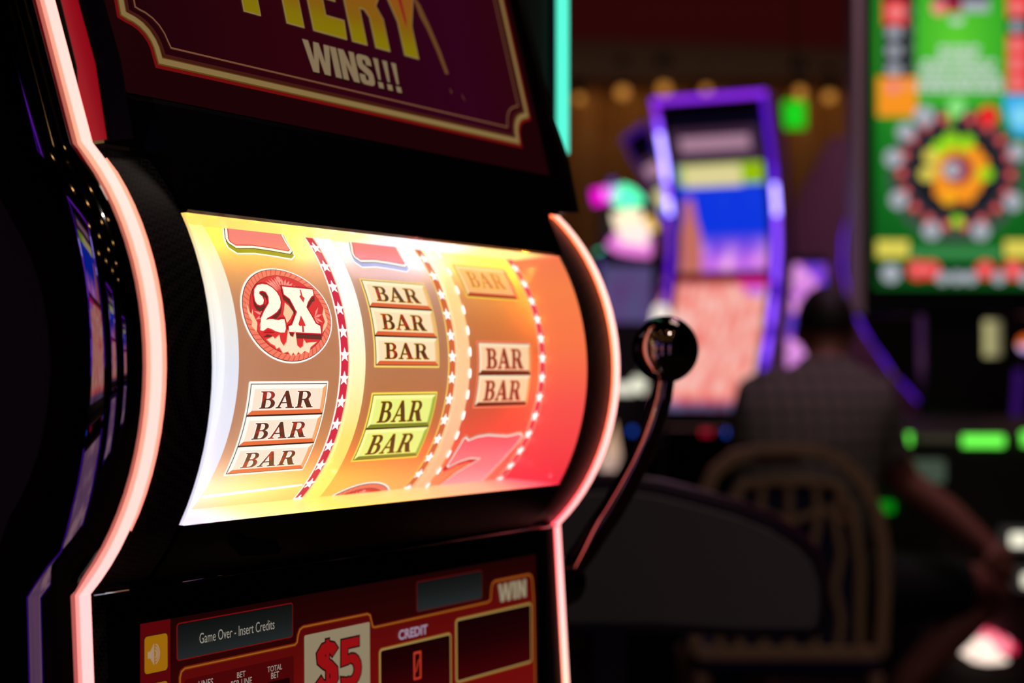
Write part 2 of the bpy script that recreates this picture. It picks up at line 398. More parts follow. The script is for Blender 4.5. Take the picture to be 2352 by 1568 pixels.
B().grid(arcwin(-.2140, .1340, -.2303)).build('side_diffuser', JAMB_L, root, smooth=True)
# curved clear window pane
def glass_b(nt, p):
    out = nt.nodes['Material Output']; tr = nt.nodes.new('ShaderNodeBsdfTransparent'); g = nt.nodes.new('ShaderNodeBsdfGlossy')
    g.inputs['Roughness'].default_value = .02; mx = nt.nodes.new('ShaderNodeMixShader')
    fr = nt.nodes.new('ShaderNodeFresnel'); fr.inputs[0].default_value = 1.3
    nt.links.new(fr.outputs[0], mx.inputs[0]); nt.links.new(tr.outputs[0], mx.inputs[1]); nt.links.new(g.outputs[0], mx.inputs[2]); nt.links.new(mx.outputs[0], out.inputs[0])
PANE = mat('clear_pane', build=glass_b)
b = B(); rows = []
for i in range(25):
    z = WB+(WT-WB)*i/24; n_ = AC[0]+sqrt((AR-.001)**2-(z-AC[1])**2); rows.append([M(-.2303, n_, z), M(.2303, n_, z)])
b.grid(rows); b.build('window_pane', PANE, root, smooth=True)
# dark housing the reels turn in
b = B(); b.grid([[M(u, -.80, z) for u in (-.2303, .2303)] for z in (WB-.005, WT+.004)]); b.build('reel_housing', MATB, root)

# rows of tiny coloured LEDs behind the frosted bars: they light the strips
def led_point(loc, e, c):
    l = bpy.data.lights.new('window_led', 'POINT'); l.energy = e; l.color = c; l.shadow_soft_size = 0
    o = bpy.data.objects.new('window_led', l); C.objects.link(o); o.parent = root; o.location = loc
def pick(stops, t):
    for (a, c), (b_, d) in zip(stops, stops[1:]):
        if a <= t <= b_: k = (t-a)/(b_-a); return [c[i]+(d[i]-c[i])*k for i in range(3)]
    return stops[-1][1][:3]
lt = [(0, (1, .58, .02)), (.27, (1, .60, .04)), (.34, (.95, .80, .55)), (.39, (.66, .66, 1)), (.60, (.72, .70, 1)), (.67, (1, .75, .12)), (.88, (1, .62, .04)), (1, (1, .20, .05))]
lb = [(0, (.9, .8, 1)), (.14, (1, .75, .35)), (.26, (1, .56, .12)), (.35, (1, .26, .03)), (.50, (1, .13, .02)), (.66, (1, .06, .02)), (1, (1, .01, .02))]
for i in range(22):
    t = (i+.5)/22; u = -.2303+.4606*t
    led_point(M(u, nT-.004, WT-.006), LED_E, pick(lt, t)); led_point(M(u, nB-.004, WB+.007), LED_E*.9, pick(lb, t))
for i in range(10):
    z = WB+(WT-WB)*(i+.5)/10; n_ = AC[0]+sqrt((AR-.006)**2-(z-AC[1])**2)
    led_point(M(-.224, n_, z), LED_E*.22, (1, .85, .75)); led_point(M(.188, DN+sqrt(.152**2-(z-DZ)**2), z), LED_E*3.0, pick([(0, (1, .01, .02)), (.35, (1, .035, .02)), (.6, (1, .13, .01)), (1, (1, .26, .01))], (i+.5)/10))

# ---- reels
def DM(u, s, layer=0):
    r = DR+.00022*layer; a = s/DR
    return M(u, DN+r*cos(a), DZ+r*sin(a))
def ringgrid(u0, u1, r0, r1, n=180):
    return [[M(u0, DN+r0*cos(2*pi*i/n), DZ+r0*sin(2*pi*i/n)), M(u1, DN+r1*cos(2*pi*i/n), DZ+r1*sin(2*pi*i/n))] for i in range(n)]
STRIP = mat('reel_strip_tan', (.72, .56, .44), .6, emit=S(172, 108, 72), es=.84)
STRIP2 = glow('reel_strip_amber_wash', 2, Z(WB), Z(WT), [(0, S(205, 96, 40)), (.3, S(182, 98, 55)), (.6, S(166, 108, 76)), (1, S(160, 112, 90))], .8, base=(.72, .56, .44), rough=.6)  # orange wash low on the middle reel, painted into its emission
STRIP3 = glow('reel_strip_red_wash', 2, Z(WB), Z(WT), [(0, S(205, 45, 48)), (.22, S(192, 56, 48)), (.45, S(178, 82, 52)), (.65, S(176, 98, 44)), (1, S(190, 120, 40))], .85, base=(.72, .50, .36), rough=.6)  # amber-to-red light wash on the right reel, put into the strip's emission
INK = lambda n_, c=(0,0,0), k=1.0: lit('ink_'+n_, S(*c), k)
WH = INK('white', (255, 248, 240), 1.1); OUTY = INK('warm_outline', (255, 215, 110)); OUTP = INK('pink_outline', (255, 190, 150))
LNK = INK('black', (48, 24, 16)); RED = INK('red', (228, 52, 52)); SALM = INK('salmon', (250, 128, 100)); ROPE = INK('rope_line', (222, 92, 72))
DRED = INK('deep_red', (215, 25, 40)); PINK = INK('light_pink', (255, 150, 135)); CREAM = INK('cream', (255, 246, 222), 1.1); FLM = INK('flame', (255, 205, 160)); SHD = INK('shadow', (105, 48, 40))
def seven(pr, u0, s0, outline, body, edge, shade):
    L = [(.0800, -.0645), (.0835, -.0627), (.0890, -.0658), (.100, -.0628), (.115, -.0618), (.130, -.0630), (.145, -.0640), (.163, -.0618), (.1690, -.0648), (.168, -.070), (.160, -.085), (.154, -.100), (.1515, -.115), (.1522, -.1235), (.148, -.1262), (.130, -.1248), (.112, -.1240), (.094, -.1255), (.0885, -.1215), (.0885, -.117), (.098, -.1000), (.1185, -.0870), (.105, -.0862), (.092, -.0890), (.0810, -.0945), (.0765, -.092), (.0775, -.078)]
    L = [(x-.1205+u0, y+s0+.0618) for x, y in L]
    Sh = [(x-.001, y-.0035) for x, y in L]
    pr.put(offs(Sh, .0016), outline, 1); pr.put(offs(L, .0016), outline, 1.5)
    pr.put(offs(Sh, .0006), shade, 2); pr.put(offs(L, .0006), LNK, 2.5); pr.put(L, edge, 3); pr.put(offs(L, -.0020), DRED, 3.5); pr.put(offs(L, -.0027), body, 4)
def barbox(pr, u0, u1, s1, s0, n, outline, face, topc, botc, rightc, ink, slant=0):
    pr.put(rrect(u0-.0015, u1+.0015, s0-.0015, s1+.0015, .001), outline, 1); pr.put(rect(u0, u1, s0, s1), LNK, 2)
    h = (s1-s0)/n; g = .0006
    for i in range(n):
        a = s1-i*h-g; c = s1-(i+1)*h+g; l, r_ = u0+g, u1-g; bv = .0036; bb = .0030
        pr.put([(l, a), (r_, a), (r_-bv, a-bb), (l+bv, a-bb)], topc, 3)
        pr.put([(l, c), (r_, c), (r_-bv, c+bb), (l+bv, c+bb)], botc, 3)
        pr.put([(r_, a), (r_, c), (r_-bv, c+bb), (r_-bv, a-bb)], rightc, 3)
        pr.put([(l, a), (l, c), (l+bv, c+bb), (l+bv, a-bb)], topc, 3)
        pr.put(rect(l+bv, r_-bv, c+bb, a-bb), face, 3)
        y0 = c+.0044 if n > 1 else c+.008; y1 = a-.0046 if n > 1 else a-.006
        letters(pr, 'BAR', l+.0098, r_-.0125, y0, y1, ink, 5, slant=0)
        letters(pr, 'BAR', l+.0098, r_-.0125, y0, y1, rightc if 0 else outline, 4, grow=.0005)
def emblem(pr, cu, cs):
    el = lambda a, b_, n=56: [(cu+a*cos(2*pi*i/n), cs+b_*sin(2*pi*i/n)) for i in range(n)]
    o = lambda L: [(x/1000+.143+cu, y/1000-.033+cs) for x, y in L]
    pr.put(el(.0462, .0350), WH, 1); pr.put(el(.0448, .0338), LNK, 2); pr.put(el(.0443, .0333), SALM, 3)
    for i in range(52):
        a = 2*pi*i/52
        p = lambda k, d: (cu+.0443*k*cos(a+d), cs+.0333*k*sin(a+d))
        pr.put([p(.995, 0), p(.995, .028), p(.87, .10), p(.87, .075)], ROPE, 4)
    pr.put(el(.0384, .0288), LNK, 4.5); pr.put(el(.0380, .0285), RED, 5)
    for k in range(-5, 6):                          # fan of petals at the top
        a = R(90-k*13); base = (cu-.002+.004*cos(a), cs+.0155+.002*sin(a)); tip = (cu-.002+.0175*cos(a), cs+.0165+.0095*sin(a)+.001)
        d = Vector((-(tip[1]-base[1]), tip[0]-base[0])).normalized()*.0011; m_ = ((base[0]+tip[0]*2)/3, (base[1]+tip[1]*2)/3)
        pr.put([base, (m_[0]-d.x, m_[1]-d.y), tip, (m_[0]+d.x, m_[1]+d.y)], PINK, 6)
    for sx in (-1, 1):
        for k in range(4):
            a = R(-50+k*32); base = (cu+sx*.026, cs-.002); tip = (base[0]+sx*.009*cos(a), base[1]+.011*sin(a)); d = Vector((-(tip[1]-base[1]), tip[0]-base[0])).normalized()*.0010
            m_ = ((base[0]+tip[0])/2, (base[1]+tip[1])/2); pr.put([base, (m_[0]-d.x, m_[1]-d.y), tip, (m_[0]+d.x, m_[1]+d.y)], PINK, 6)
    pr.put([(cu-.002+.0024*cos(2*pi*i/14), cs+.0255+.0022*sin(2*pi*i/14)) for i in range(14)], PINK, 6.5)
    TWO = [(-175.0, 20.3), (-174.2, 23.3), (-172.9, 28.4), (-169.0, 33.2), (-165.1, 36.9), (-162.2, 39.7), (-161.1, 44.5), (-162.5, 47.7), (-165.7, 48.6), (-168.8, 47.9), (-169.8, 46.2), (-167.2, 44.2), (-166.6, 41.6), (-168.1, 38.9), (-171.3, 37.7), (-173.9, 38.4), (-175.4, 40.7), (-175.1, 44.9), (-173.3, 49.3), (-169.3, 52.5), (-163.9, 53.6), (-159.0, 53.3), (-154.7, 51.3), (-151.5, 48.2), (-149.8, 44.5), (-149.9, 40.7), (-151.8, 36.9), (-155.9, 33.6), (-161.7, 30.8), (-166.3, 29.1), (-168.1, 27.6), (-165.1, 28.2), (-160.8, 28.3), (-155.8, 27.7), (-152.8, 28.5), (-149.4, 28.6), (-149.0, 25.5), (-149.3, 21.9), (-150.8, 19.3), (-155.2, 19.2), (-160.1, 20.1), (-164.2, 21.6), (-167.6, 22.2), (-170.0, 20.9), (-172.3, 19.9)]
    EX = [(-144.3, 52.7), (-112.8, 52.0), (-113.4, 47.5), (-116.1, 46.5), (-121.5, 41.9), (-124.2, 38.2), (-123.2, 36.4), (-117.2, 26.4), (-112.9, 24.9), (-112.7, 19.4), (-146.3, 19.9), (-146.0, 23.6), (-142.5, 24.7), (-135.1, 34.3), (-136.2, 35.9), (-139.7, 43.8), (-144.6, 46.9), (-144.3, 49.6)]
    SPU = [(-127.0, 51.0), (-127.3, 47.1), (-129.3, 45.9), (-128.1, 43.8), (-126.6, 41.4), (-124.0, 44.8), (-125.8, 46.1), (-125.8, 51.1)]
    SPL = [(-132.0, 31.8), (-136.0, 25.4), (-134.8, 24.1), (-132.5, 24.4), (-132.9, 19.9), (-131.0, 19.9), (-130.8, 24.2), (-128.7, 24.3), (-129.1, 26.1)]
    FL = [(-169.5, 13.9), (-163.5, 16.0), (-161.5, 14.6), (-156.9, 17.2), (-156.3, 13.1), (-153.3, 9.7), (-150.1, 12.7), (-147.6, 20.9), (-146.0, 16.9), (-143.1, 15.9), (-140.3, 20.1), (-139.6, 10.4), (-136.4, 8.4), (-133.3, 10.0), (-132.1, 14.6), (-130.1, 12.1), (-125.5, 12.7), (-118.5, 13.3), (-125.7, 9.6), (-127.5, 5.4), (-132.0, 6.9), (-135.8, 4.3), (-138.7, 6.3), (-141.1, 3.2), (-143.9, 5.7), (-146.2, 3.2), (-149.1, 6.2), (-154.2, 5.1), (-157.7, 9.1), (-160.6, 8.0), (-161.9, 10.0), (-166.1, 11.5)]
    FLR = [(-104.6, 39.2), (-104.6, 33.8), (-103.2, 28.4), (-105.1, 25.2), (-110.7, 19.7), (-109.0, 25.0), (-106.3, 28.3), (-107.7, 33.7)]
    FLL = [(-183.5, 39.3), (-184.1, 33.2), (-183.1, 29.6), (-181.0, 26.2), (-182.3, 23.1), (-178.0, 19.2), (-176.3, 25.3), (-179.3, 31.3), (-178.6, 35.4), (-180.7, 31.2), (-182.3, 33.2)]
    MID = [(-145.1, 40.9), (-142.0, 38.9), (-138.1, 34.2), (-142.3, 29.4), (-146.7, 26.1), (-147.4, 29.7), (-149.0, 32.3)]
    for L in (FLR, FLL, MID): pr.put(o(L), FLM, 6)
    for G in (TWO, EX):
        pr.put(offs([(x-.0006, y-.0032) for x, y in o(G)], .0011), SHD, 7)
        pr.put(offs(o(G), .0013), LNK, 7.6); pr.put(offs(o(G), .0010), DRED, 8.2); pr.put(o(G), CREAM, 9)
    pr.put(o(SPU), RED, 10); pr.put(o(SPL), RED, 10)
    pr.put(offs(o(FL), .0005), SALM, 10); pr.put(o(FL), INK('flame_light', (255, 226, 190), 1.05), 11)
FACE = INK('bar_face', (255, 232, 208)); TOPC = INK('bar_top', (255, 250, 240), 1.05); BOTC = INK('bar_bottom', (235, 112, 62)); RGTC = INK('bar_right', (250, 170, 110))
BINK = mat('bar_ink', (0, 0, 0), .5, build=lambda nt, p: (nt.links.new(ramp(nt, [(0, S(70, 34, 22)), (.52, S(92, 40, 26)), (.62, S(190, 40, 28)), (.72, S(95, 42, 28)), (1, S(80, 50, 30))], N_noise(nt, 120)), p.inputs['Emission Color']), p.inputs['Emission Strength'].__setattr__('default_value', 1.0)))
reels = []
RU = [(-.1960, -.0910), (-.0640, .0410), (.0680, .1730)]
RINGC = [glow('reel_ring_white_shine', 2, Z(WB), Z(WT), [(0, S(240, 235, 255)), (.5, S(225, 228, 240)), (.85, S(245, 232, 200)), (1, S(255, 215, 120))], 1.0, base=(.2, .2, .2), rough=.15),  # light caught by the clear flanges, put into their own emission
         glow('reel_ring_yellow_shine', 2, Z(WB), Z(WT), [(0, S(255, 205, 90)), (.25, S(255, 225, 110)), (.5, S(255, 250, 195)), (.75, S(245, 250, 245)), (1, S(205, 212, 232))], 1.0, base=(.3, .3, .3), rough=.15),
         glow('reel_ring_peach_shine', 2, Z(WB), Z(WT), [(0, S(255, 150, 110)), (.3, S(255, 195, 150)), (.65, S(255, 205, 145)), (1, S(255, 225, 110))], 1.0, base=(.3, .3, .3), rough=.15)]
BANDC = [INK('star_band_red', (226, 42, 72), .9), INK('star_band_orange', (226, 110, 62), .9), INK('star_band_pink', (250, 60, 80), .9)]
STARW = INK('star_white', (255, 250, 245), 1.5)
for k, (u0, u1) in enumerate(RU):
    b = B(); b.grid(ringgrid(u0, u1, DR, DR), 0, closev=True)
    for uu in (u0, u1): b.grid(ringgrid(uu, uu, DR, DR-.012), 0, closev=True)
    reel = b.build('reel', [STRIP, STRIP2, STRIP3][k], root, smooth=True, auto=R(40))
    wr = [.0155, .0175, .0185][k]
    ring = [(u0, DR-.0002), (u0-.0012, DR+.0022), (u0-wr*.5, DR+.0005), (u0-wr+.0012, DR+.0022), (u0-wr, DR-.0002), (u0-wr, DR-.012)]
    rows = [[M(u, DN+r*cos(2*pi*i/180), DZ+r*sin(2*pi*i/180)) for u, r in ring] for i in range(180)]
    B().grid(rows, closev=True).build('acrylic_flange', RINGC[k], reel, smooth=True, auto=R(40))
    pr = Print(DM, .0035)
    bw = .0088
    for j in range(-18, 18):
        pr.put(rect(u1+.0006, u1+bw, j*.00864, (j+1)*.00864), BANDC[k], .5)
    pr.put(rect(u1-.0008, u1+.0006, -.155, .155), [WH, OUTY, OUTP][k], 1)
    pr.put(rect(u1+bw, u1+bw+.0010, -.155, .155), [OUTP, OUTY, OUTP][k], 1)
    for j in range(-9, 10):
        cs = j*.0172+.0045; cu = u1+.0044
        pr.put([(cu+(.0056 if i % 2 == 0 else .0024)*cos(pi*i/5+pi/2), cs+(.0056 if i % 2 == 0 else .0024)*sin(pi*i/5+pi/2)) for i in range(10)], STARW, 2)
        if k == 1:
            for cu2 in (.0665,): pr.put([(cu2+.0016*cos(pi*i/4), cs+.004+.0042*sin(pi*i/4)) for i in range(8)], STARW, 14)
    pr.build('star_band', reel)
    if k == 0:
        pr = Print(DM, .0035); seven(pr, -.1475, .1462, WH, INK('seven_body', (248, 130, 122)), CREAM, INK('seven_shade_green', (150, 150, 20))); pr.build('seven_symbol', reel)
        pr = Print(DM, .0035); emblem(pr, -.143, .033); pr.build('multiplier_symbol', reel)
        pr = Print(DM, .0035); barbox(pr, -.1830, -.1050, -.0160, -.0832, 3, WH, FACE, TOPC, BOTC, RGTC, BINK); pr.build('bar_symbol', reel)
        # raised lip in glowing white at the foot of the strip
        B().grid([[DM(u0+.003, -.1010, 3), DM(u1-.004, -.0985, 3)], [DM(u0+.003, -.1035, 6), DM(u1-.004, -.0993, 6)]]).build('strip_joint', STARW, reel)
    if k == 1:
        pr = Print(DM, .0035); seven(pr, -.0150, .1440, WH, INK('seven_body'), CREAM, INK('seven_shade_blue', (170, 170, 205))); pr.build('seven_symbol', reel)
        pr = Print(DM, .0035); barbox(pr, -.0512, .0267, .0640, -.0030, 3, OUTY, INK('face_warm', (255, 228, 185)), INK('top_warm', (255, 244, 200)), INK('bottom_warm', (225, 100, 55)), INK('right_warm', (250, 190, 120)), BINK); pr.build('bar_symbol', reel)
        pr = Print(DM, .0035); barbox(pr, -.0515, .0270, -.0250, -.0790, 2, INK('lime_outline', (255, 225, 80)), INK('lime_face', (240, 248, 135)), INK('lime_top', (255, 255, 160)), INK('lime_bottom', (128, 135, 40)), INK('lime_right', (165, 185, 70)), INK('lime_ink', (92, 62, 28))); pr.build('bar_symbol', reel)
        pr = Print(DM, .0035); emblem(pr, -.0120, -.1385); pr.build('multiplier_symbol', reel)
    if k == 2:
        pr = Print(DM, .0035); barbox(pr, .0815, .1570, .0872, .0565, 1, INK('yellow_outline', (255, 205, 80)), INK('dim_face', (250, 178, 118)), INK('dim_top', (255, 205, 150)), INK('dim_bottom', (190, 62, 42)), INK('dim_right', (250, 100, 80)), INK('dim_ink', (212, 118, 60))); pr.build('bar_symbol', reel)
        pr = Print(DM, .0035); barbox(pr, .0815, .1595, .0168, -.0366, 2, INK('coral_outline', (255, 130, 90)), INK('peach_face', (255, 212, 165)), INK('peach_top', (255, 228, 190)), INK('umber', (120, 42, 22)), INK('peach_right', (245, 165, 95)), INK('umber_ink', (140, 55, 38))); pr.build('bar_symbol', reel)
        pr = Print(DM, .0035); seven(pr, .1205, -.0618, INK('coral_outline'), glow('seven_rose', 2, Z(-.105), Z(-.055), [(0, S(255, 175, 178)), (.5, S(252, 125, 132)), (1, S(248, 95, 105))], 1), INK('seven_edge', (255, 222, 210)), DRED); pr.build('seven_symbol', reel)

B().tube([M(-.20, -.7795, -.1424), M(.2755, -.7795, -.1424)], .0011, 10).build('seam_trim', mat('black_chrome'), root, smooth=True)
# ---- display housing above (leans back) with the lit topper glass
CHK = mat('cheek_gloss', (.006, .003, .003), .35, spec=.12)
cheek = [(-.7530, .1515), (-.7646, .2018), (-.7812, .2438), (-.8166, .361), (-.875, .55)]
cin = [(-.7950, .1515), (-.80, .2018), (-.815, .2438), (-.86, .361), (-.94, .55)]
for sgn in (-1, 1):
    b = B(); k = -.014 if sgn < 0 else 0
    rows = []
    for (a, z), (c_, z2) in zip(cheek, cin):
        rows.append([M(sgn*.2762, c_, z), M(sgn*.2762, a+k-.002, z), M(sgn*.2745, a+k, z), M(sgn*.2700, a+.001, z), M(sgn*.2680, a-.001, z), M(sgn*.2672, c_, z)])
    b.grid(rows); b.add(rows[0], [(0, 1, 2, 3, 4, 5)])
    b.build('display_cheek', [CHK, mat('cheek_neon_glow', (.10, .0, .005), .4, emit=S(140, 0, 18), es=.9, spec=.1)], root)
    o = C.objects[-1] if False else None
b = B(); rows = [[M(-.27645, c_+.001, z), M(-.27645, a-.0165, z)] for (a, z), (c_, z2) in zip(cheek, cin)]
b.grid(rows); b.build('cheek_neon_glow', mat('cheek_neon_glow'), root)  # neon light on the cheek's outer side, put into a glowing crimson sheet
G0 = (-.7778, .1865); GD = Vector((-.0456, .1722)).normalized(); GN = (GD.y, -GD.x)
def GM(u, t, layer=0): 
    h = .0002*layer; return M(u, G0[0]+GD.x*t+GN[0]*h, G0[1]+GD.y*t+GN[1]*h)
pr = Print(GM)
def gl_b(nt, p):
    c = ramp(nt, [(0, S(28, 2, 7)), (.35, S(44, 3, 10)), (.6, S(42, 2, 18)), (.8, S(46, 2, 24)), (1, S(44, 4, 10))], axis01(nt, 0, -.25, .25))
    wv = N(nt, 'ShaderNodeTexWave', wave_type='RINGS'); wv.inputs['Scale'].default_value = 55; wv.inputs['Distortion'].default_value = 6; wv.inputs['Detail'].default_value = 2
    tc = nt.nodes.new('ShaderNodeTexCoord'); mp = N(nt, 'ShaderNodeMapping'); mp.inputs['Location'].default_value = (.15, 0, -1.46); nt.links.new(tc.outputs['Object'], mp.inputs[0]); nt.links.new(mp.outputs[0], wv.inputs[0])
    mx = N(nt, 'ShaderNodeMix', data_type='RGBA', blend_type='ADD'); mx.inputs[0].default_value = .0
    nt.links.new(c, mx.inputs[6]); nt.links.new(wv.outputs[0], mx.inputs[7])
    nt.links.new(mx.outputs[2], p.inputs['Emission Color']); p.inputs['Emission Strength'].default_value = 1
GBG = mat('topper_art', (.01, .002, .004), .25, build=gl_b, spec=.3)
GBD = mat('topper_border', (.006, .001, .001), .3, emit=S(27, 3, 5), es=1, spec=.2)
pr.put(rect(-.2607, .2607, 0, .38), GBD, 0)
def frame_path(s):                                  # ticket-shaped frame, lower half
    s2 = 1
    L = [(-.2445+s, .36), (-.2437+s, .0580+s*.6)] + [(-.2437+s+.0255*sin(R(a)), .0330+s*.6+.0240*cos(R(a))-0.000) for a in (8, 20, 35, 50, 65, 78)] + [(-.2175+s*1.05, .0284+s)]
    return L + [(-x, y) for x, y in reversed(L)]
pr.put(frame_path(.0), GBG, 1)
def loopclip(path, wd, m, layer): pr.put(stroke(path, wd)[0], m, layer)
loopclip(frame_path(-.0012), .0095, lit('frame_red', S(110, 12, 14), .9), 2)
loopclip(frame_path(.0), .0066, lit('frame_olive', S(92, 68, 20), .9), 3); loopclip(frame_path(.0), .0044, lit('frame_gold', S(132, 108, 66), .95), 4)
loopclip(frame_path(.0045), .0030, lit('frame_brown', S(62, 22, 14), 1), 3.5)
loopclip(frame_path(.0118), .0014, lit('frame_thin', S(118, 76, 52), .9), 4)
for k, L in enumerate([[(.098, .150), (.104, .128), (.110, .118), (.118, .098), (.124, .078), (.129, .079), (.124, .100), (.116, .122), (.108, .140)], [(.066, .155), (.072, .135), (.080, .127), (.078, .140)], [(.1255, .0655), (.128, .062), (.1265, .060)], [(.142, .064), (.146, .055), (.143, .059)]]):
    pr.put(L, lit('gold_brush', S(104, 66, 34), .9), 3)
FY = glow('fiery_letters', 2, Z(.265), Z(.40), [(0, S(128, 112, 2)), (.10, S(126, 108, 4)), (.20, S(126, 88, 10)), (.42, S(134, 74, 20)), (1, S(135, 45, 18))], 1)
FO = lit('fiery_outline', S(140, 118, 72), .9); GB2 = lit('wins_shadow', S(26, 4, 6), 1)
for x0, ch, wd in ((-.1220, 'F', .0355), (-.0757, 'I', .0185), (-.0452, 'E', .0400), (.0015, 'R', .0470), (.0530, 'Y', .0520)):
    b_ = .0857; sx = wd/SN[ch][0]; L0 = SN[ch][1]
    H = .078
    L = [[(x0+px*sx, b_+py*H) for px, py in l] for l in L0]
    if ch == 'Y': L = [[(x0+px*sx-.0005, b_+.0004+py*H) for px, py in l] for l in L0]
    pr.put([offs(L[0], .0010)]+[offs(l, -.0010) for l in L[1:]], FO, 4); pr.put(L, FY, 5)
    if len(L) > 1: pr.put([offs(l, -.0009) for l in L[1:]][0], GBG, 5.5)
WINC = lit('wins_letters', S(128, 108, 80), 1)
pr.put([(.0745, .150), (.0800, .150), (.0815, .120), (.0790, .112)], lit('fiery_red', S(130, 20, 22), 1), 6)
letters(pr, 'WINS!!!', -.0622, .0545, .0486, .0748, GB2, 4, font=SN, gap=.07, grow=.0010, dx=.0006, dy=-.0008)
letters(pr, 'WINS!!!', -.0622, .0545, .0486, .0748, WINC, 5, font=SN, gap=.07)
b = B(); b.grid([[GM(-.2660, -.003, -3), GM(.2660, -.003, -3)], [GM(-.2660, .40, -3), GM(.2660, .40, -3)]])
b.grid([[GM(-.2672, -.003, -3), GM(.2672, -.003, -3)], [M(-.2672, -.7775, .1840), M(.2672, -.7775, .1840)]])
glass = b.build('topper_display', BLK2, root)
o = pr.build('display_artwork', glass)

# ---- player information display below the reels
L0_ = (-.7788, -.166); LD = Vector((.0013, -.124)).normalized(); LN = (-LD.y, LD.x)
def LM(u, t, layer=0):
    h = .00018*layer+.0006; return M(u, L0_[0]+LD.x*t+LN[0]*h, L0_[1]+LD.y*t+LN[1]*h)
# artwork is written with s = -t (up positive)
LP = lambda u, s, l=0: LM(u, -s, l)
pr = Print(LP)
SBG = glow('screen_red', 2, Z(-.30), Z(-.16), [(0, S(74, 9, 7)), (.5, S(58, 6, 5)), (.75, S(44, 4, 4)), (1, S(28, 3, 3))], .8)
E_ = lambda n_, c=(0,0,0): lit('screen_'+n_, S(*c), 1)
pr.put(rect(-.2386, .2380, -.16, 0), SBG, 0)
pr.put(rect(-.2386, -.2120, -.16, 0), E_('side_red', (84, 5, 9)), 1)
def frame_box(u0, u1, t0, t1, r, inner, line, lw, glowc=None):
    if glowc: pr.put(offs(rrect(u0, u1, -t1, -t0, r), lw*1.6), glowc, 2)
    pr.put(offs(rrect(u0, u1, -t1, -t0, r), lw), line, 3); pr.put(rrect(u0, u1, -t1, -t0, r), inner, 4)
GREY = glow('screen_grey', 2, Z(-.196), Z(-.168), [(0, S(34, 38, 38)), (.5, S(23, 25, 25)), (1, S(11, 12, 12))], 1)
frame_box(-.2060, -.0913, .0045, .0288, .002, GREY, E_('line_red', (112, 10, 12)), .0008)
frame_box(.0590, .1512, .0058, .0298, .002, GREY, E_('line_red2', (82, 8, 9)), .0008)
for t0 in (.0090, .0410): 
    frame_box(-.2355, -.2150, t0, t0+.0248, .0025, E_('amber', (150, 98, 10)), E_('dark', (20, 8, 4)), .0005)
    icon = E_('icon', (158, 128, 105)); c0 = -(t0+.0125)
    pr.put([(-.2328, c0-.0022), (-.2306, c0-.0022), (-.2272, c0-.0075), (-.2272, c0+.0075), (-.2306, c0+.0022), (-.2328, c0+.0022)], icon, 5)
    for r_ in (.0026, .0046, .0066):
        pr.put(stroke(arcp(-.2266, c0, r_*.62, r_, -80, 80, 8), .0009)[0], icon, 5)
TXT = E_('text', (140, 134, 122))
pr.text('Game Over - Insert Credits', -.1859, -.1110, -.0206, -.0133, TXT, 6)
GLD = E_('gold_line', (140, 84, 22)); GLR = E_('gold_glow', (104, 26, 8)); PAN = glow('screen_panel', 2, Z(-.30), Z(-.19), [(0, S(108, 12, 10)), (.6, S(98, 10, 9)), (1, S(78, 8, 7))], 1)
path = [(-.2036, -.16), (-.2036, -.041), (-.2022, -.0372), (-.1990, -.0355), (-.0885, -.0355), (-.0862, -.0340), (-.0850, -.0285), (-.0830, -.0250), (-.0795, -.0235), (-.0045, -.0235), (-.0012, -.0250), (.0005, -.0300), (.0020, -.0345), (.0050, -.0352), (.1600, -.0345), (.1645, -.0330), (.1660, -.0220), (.1675, -.0190), (.1710, -.0172), (.2250, -.0172), (.2290, -.0188), (.2310, -.023), (.2330, -.0400), (.2350, -.16)]
pr.put(path, PAN, 1.5); pr.put(stroke(path, .0030)[0], GLR, 2.2); pr.put(stroke(path, .0012)[0], GLD, 3)
pr.put(rrect(-.0785, -.0020, -.16, -.0300, .0015), E_('price_card', (138, 124, 98)), 4)
pr.put(rrect(-.1995, -.0900, -.16, -.0432, .002), E_('bet_panel', (70, 5, 6)), 3.4)
INKR = E_('price_red', (140, 14, 16)); INKB = E_('price_black', (26, 12, 12))
dol = stroke([(-.0440, -.0475), (-.0470, -.0440), (-.0520, -.0425), (-.0570, -.0435), (-.0605, -.0470), (-.0600, -.0510), (-.0560, -.0540), (-.0500, -.0575), (-.0455, -.0615), (-.0450, -.0670), (-.0490, -.0715), (-.0545, -.0725), (-.0600, -.0705), (-.0635, -.0660)], .0085)[0]
bar_ = rect(-.0545, -.0508, -.0760, -.0365)
five = [(-.0365, -.0395), (-.0155, -.0395), (-.0155, -.0465), (-.0290, -.0465), (-.0295, -.0520)]+arcp(-.0250, -.0640, .0120, .0125, 110, -110, 10)+[(-.0365, -.0745), (-.0372, -.0680), (-.0300, -.0695)]+arcp(-.0262, -.0640, .0050, .0058, -120, 120, 8)+[(-.0300, -.0590), (-.0370, -.0595)]
for L in (bar_, dol, five):
    pr.put(offs(L, .0013), INKB, 5); 
for L in (bar_, dol, five): pr.put(L, INKR, 6)
pr.text('CREDIT', .0340, .0724, -.0498, -.0417, E_('lilac', (150, 130, 150)), 6, bold=.03)
letters(pr, 'WIN', .1755, .2200, -.0368, -.0206, E_('cream', (142, 130, 104)), 6, font=SN, gap=.08)
pr.text('LINES', -.1869, -.1730, -.0512, -.0461, TXT, 6, bold=.01); pr.text('BET', -.1497, -.1411, -.0502, -.0461, TXT, 6, bold=.01)
pr.text('PER LINE', -.1557, -.1347, -.0565, -.0515, TXT, 6, bold=.01); pr.text('TOTAL', -.1186, -.1031, -.0512, -.0470, TXT, 6, bold=.01); pr.text('BET', -.1148, -.1064, -.0565, -.0520, TXT, 6, bold=.01)
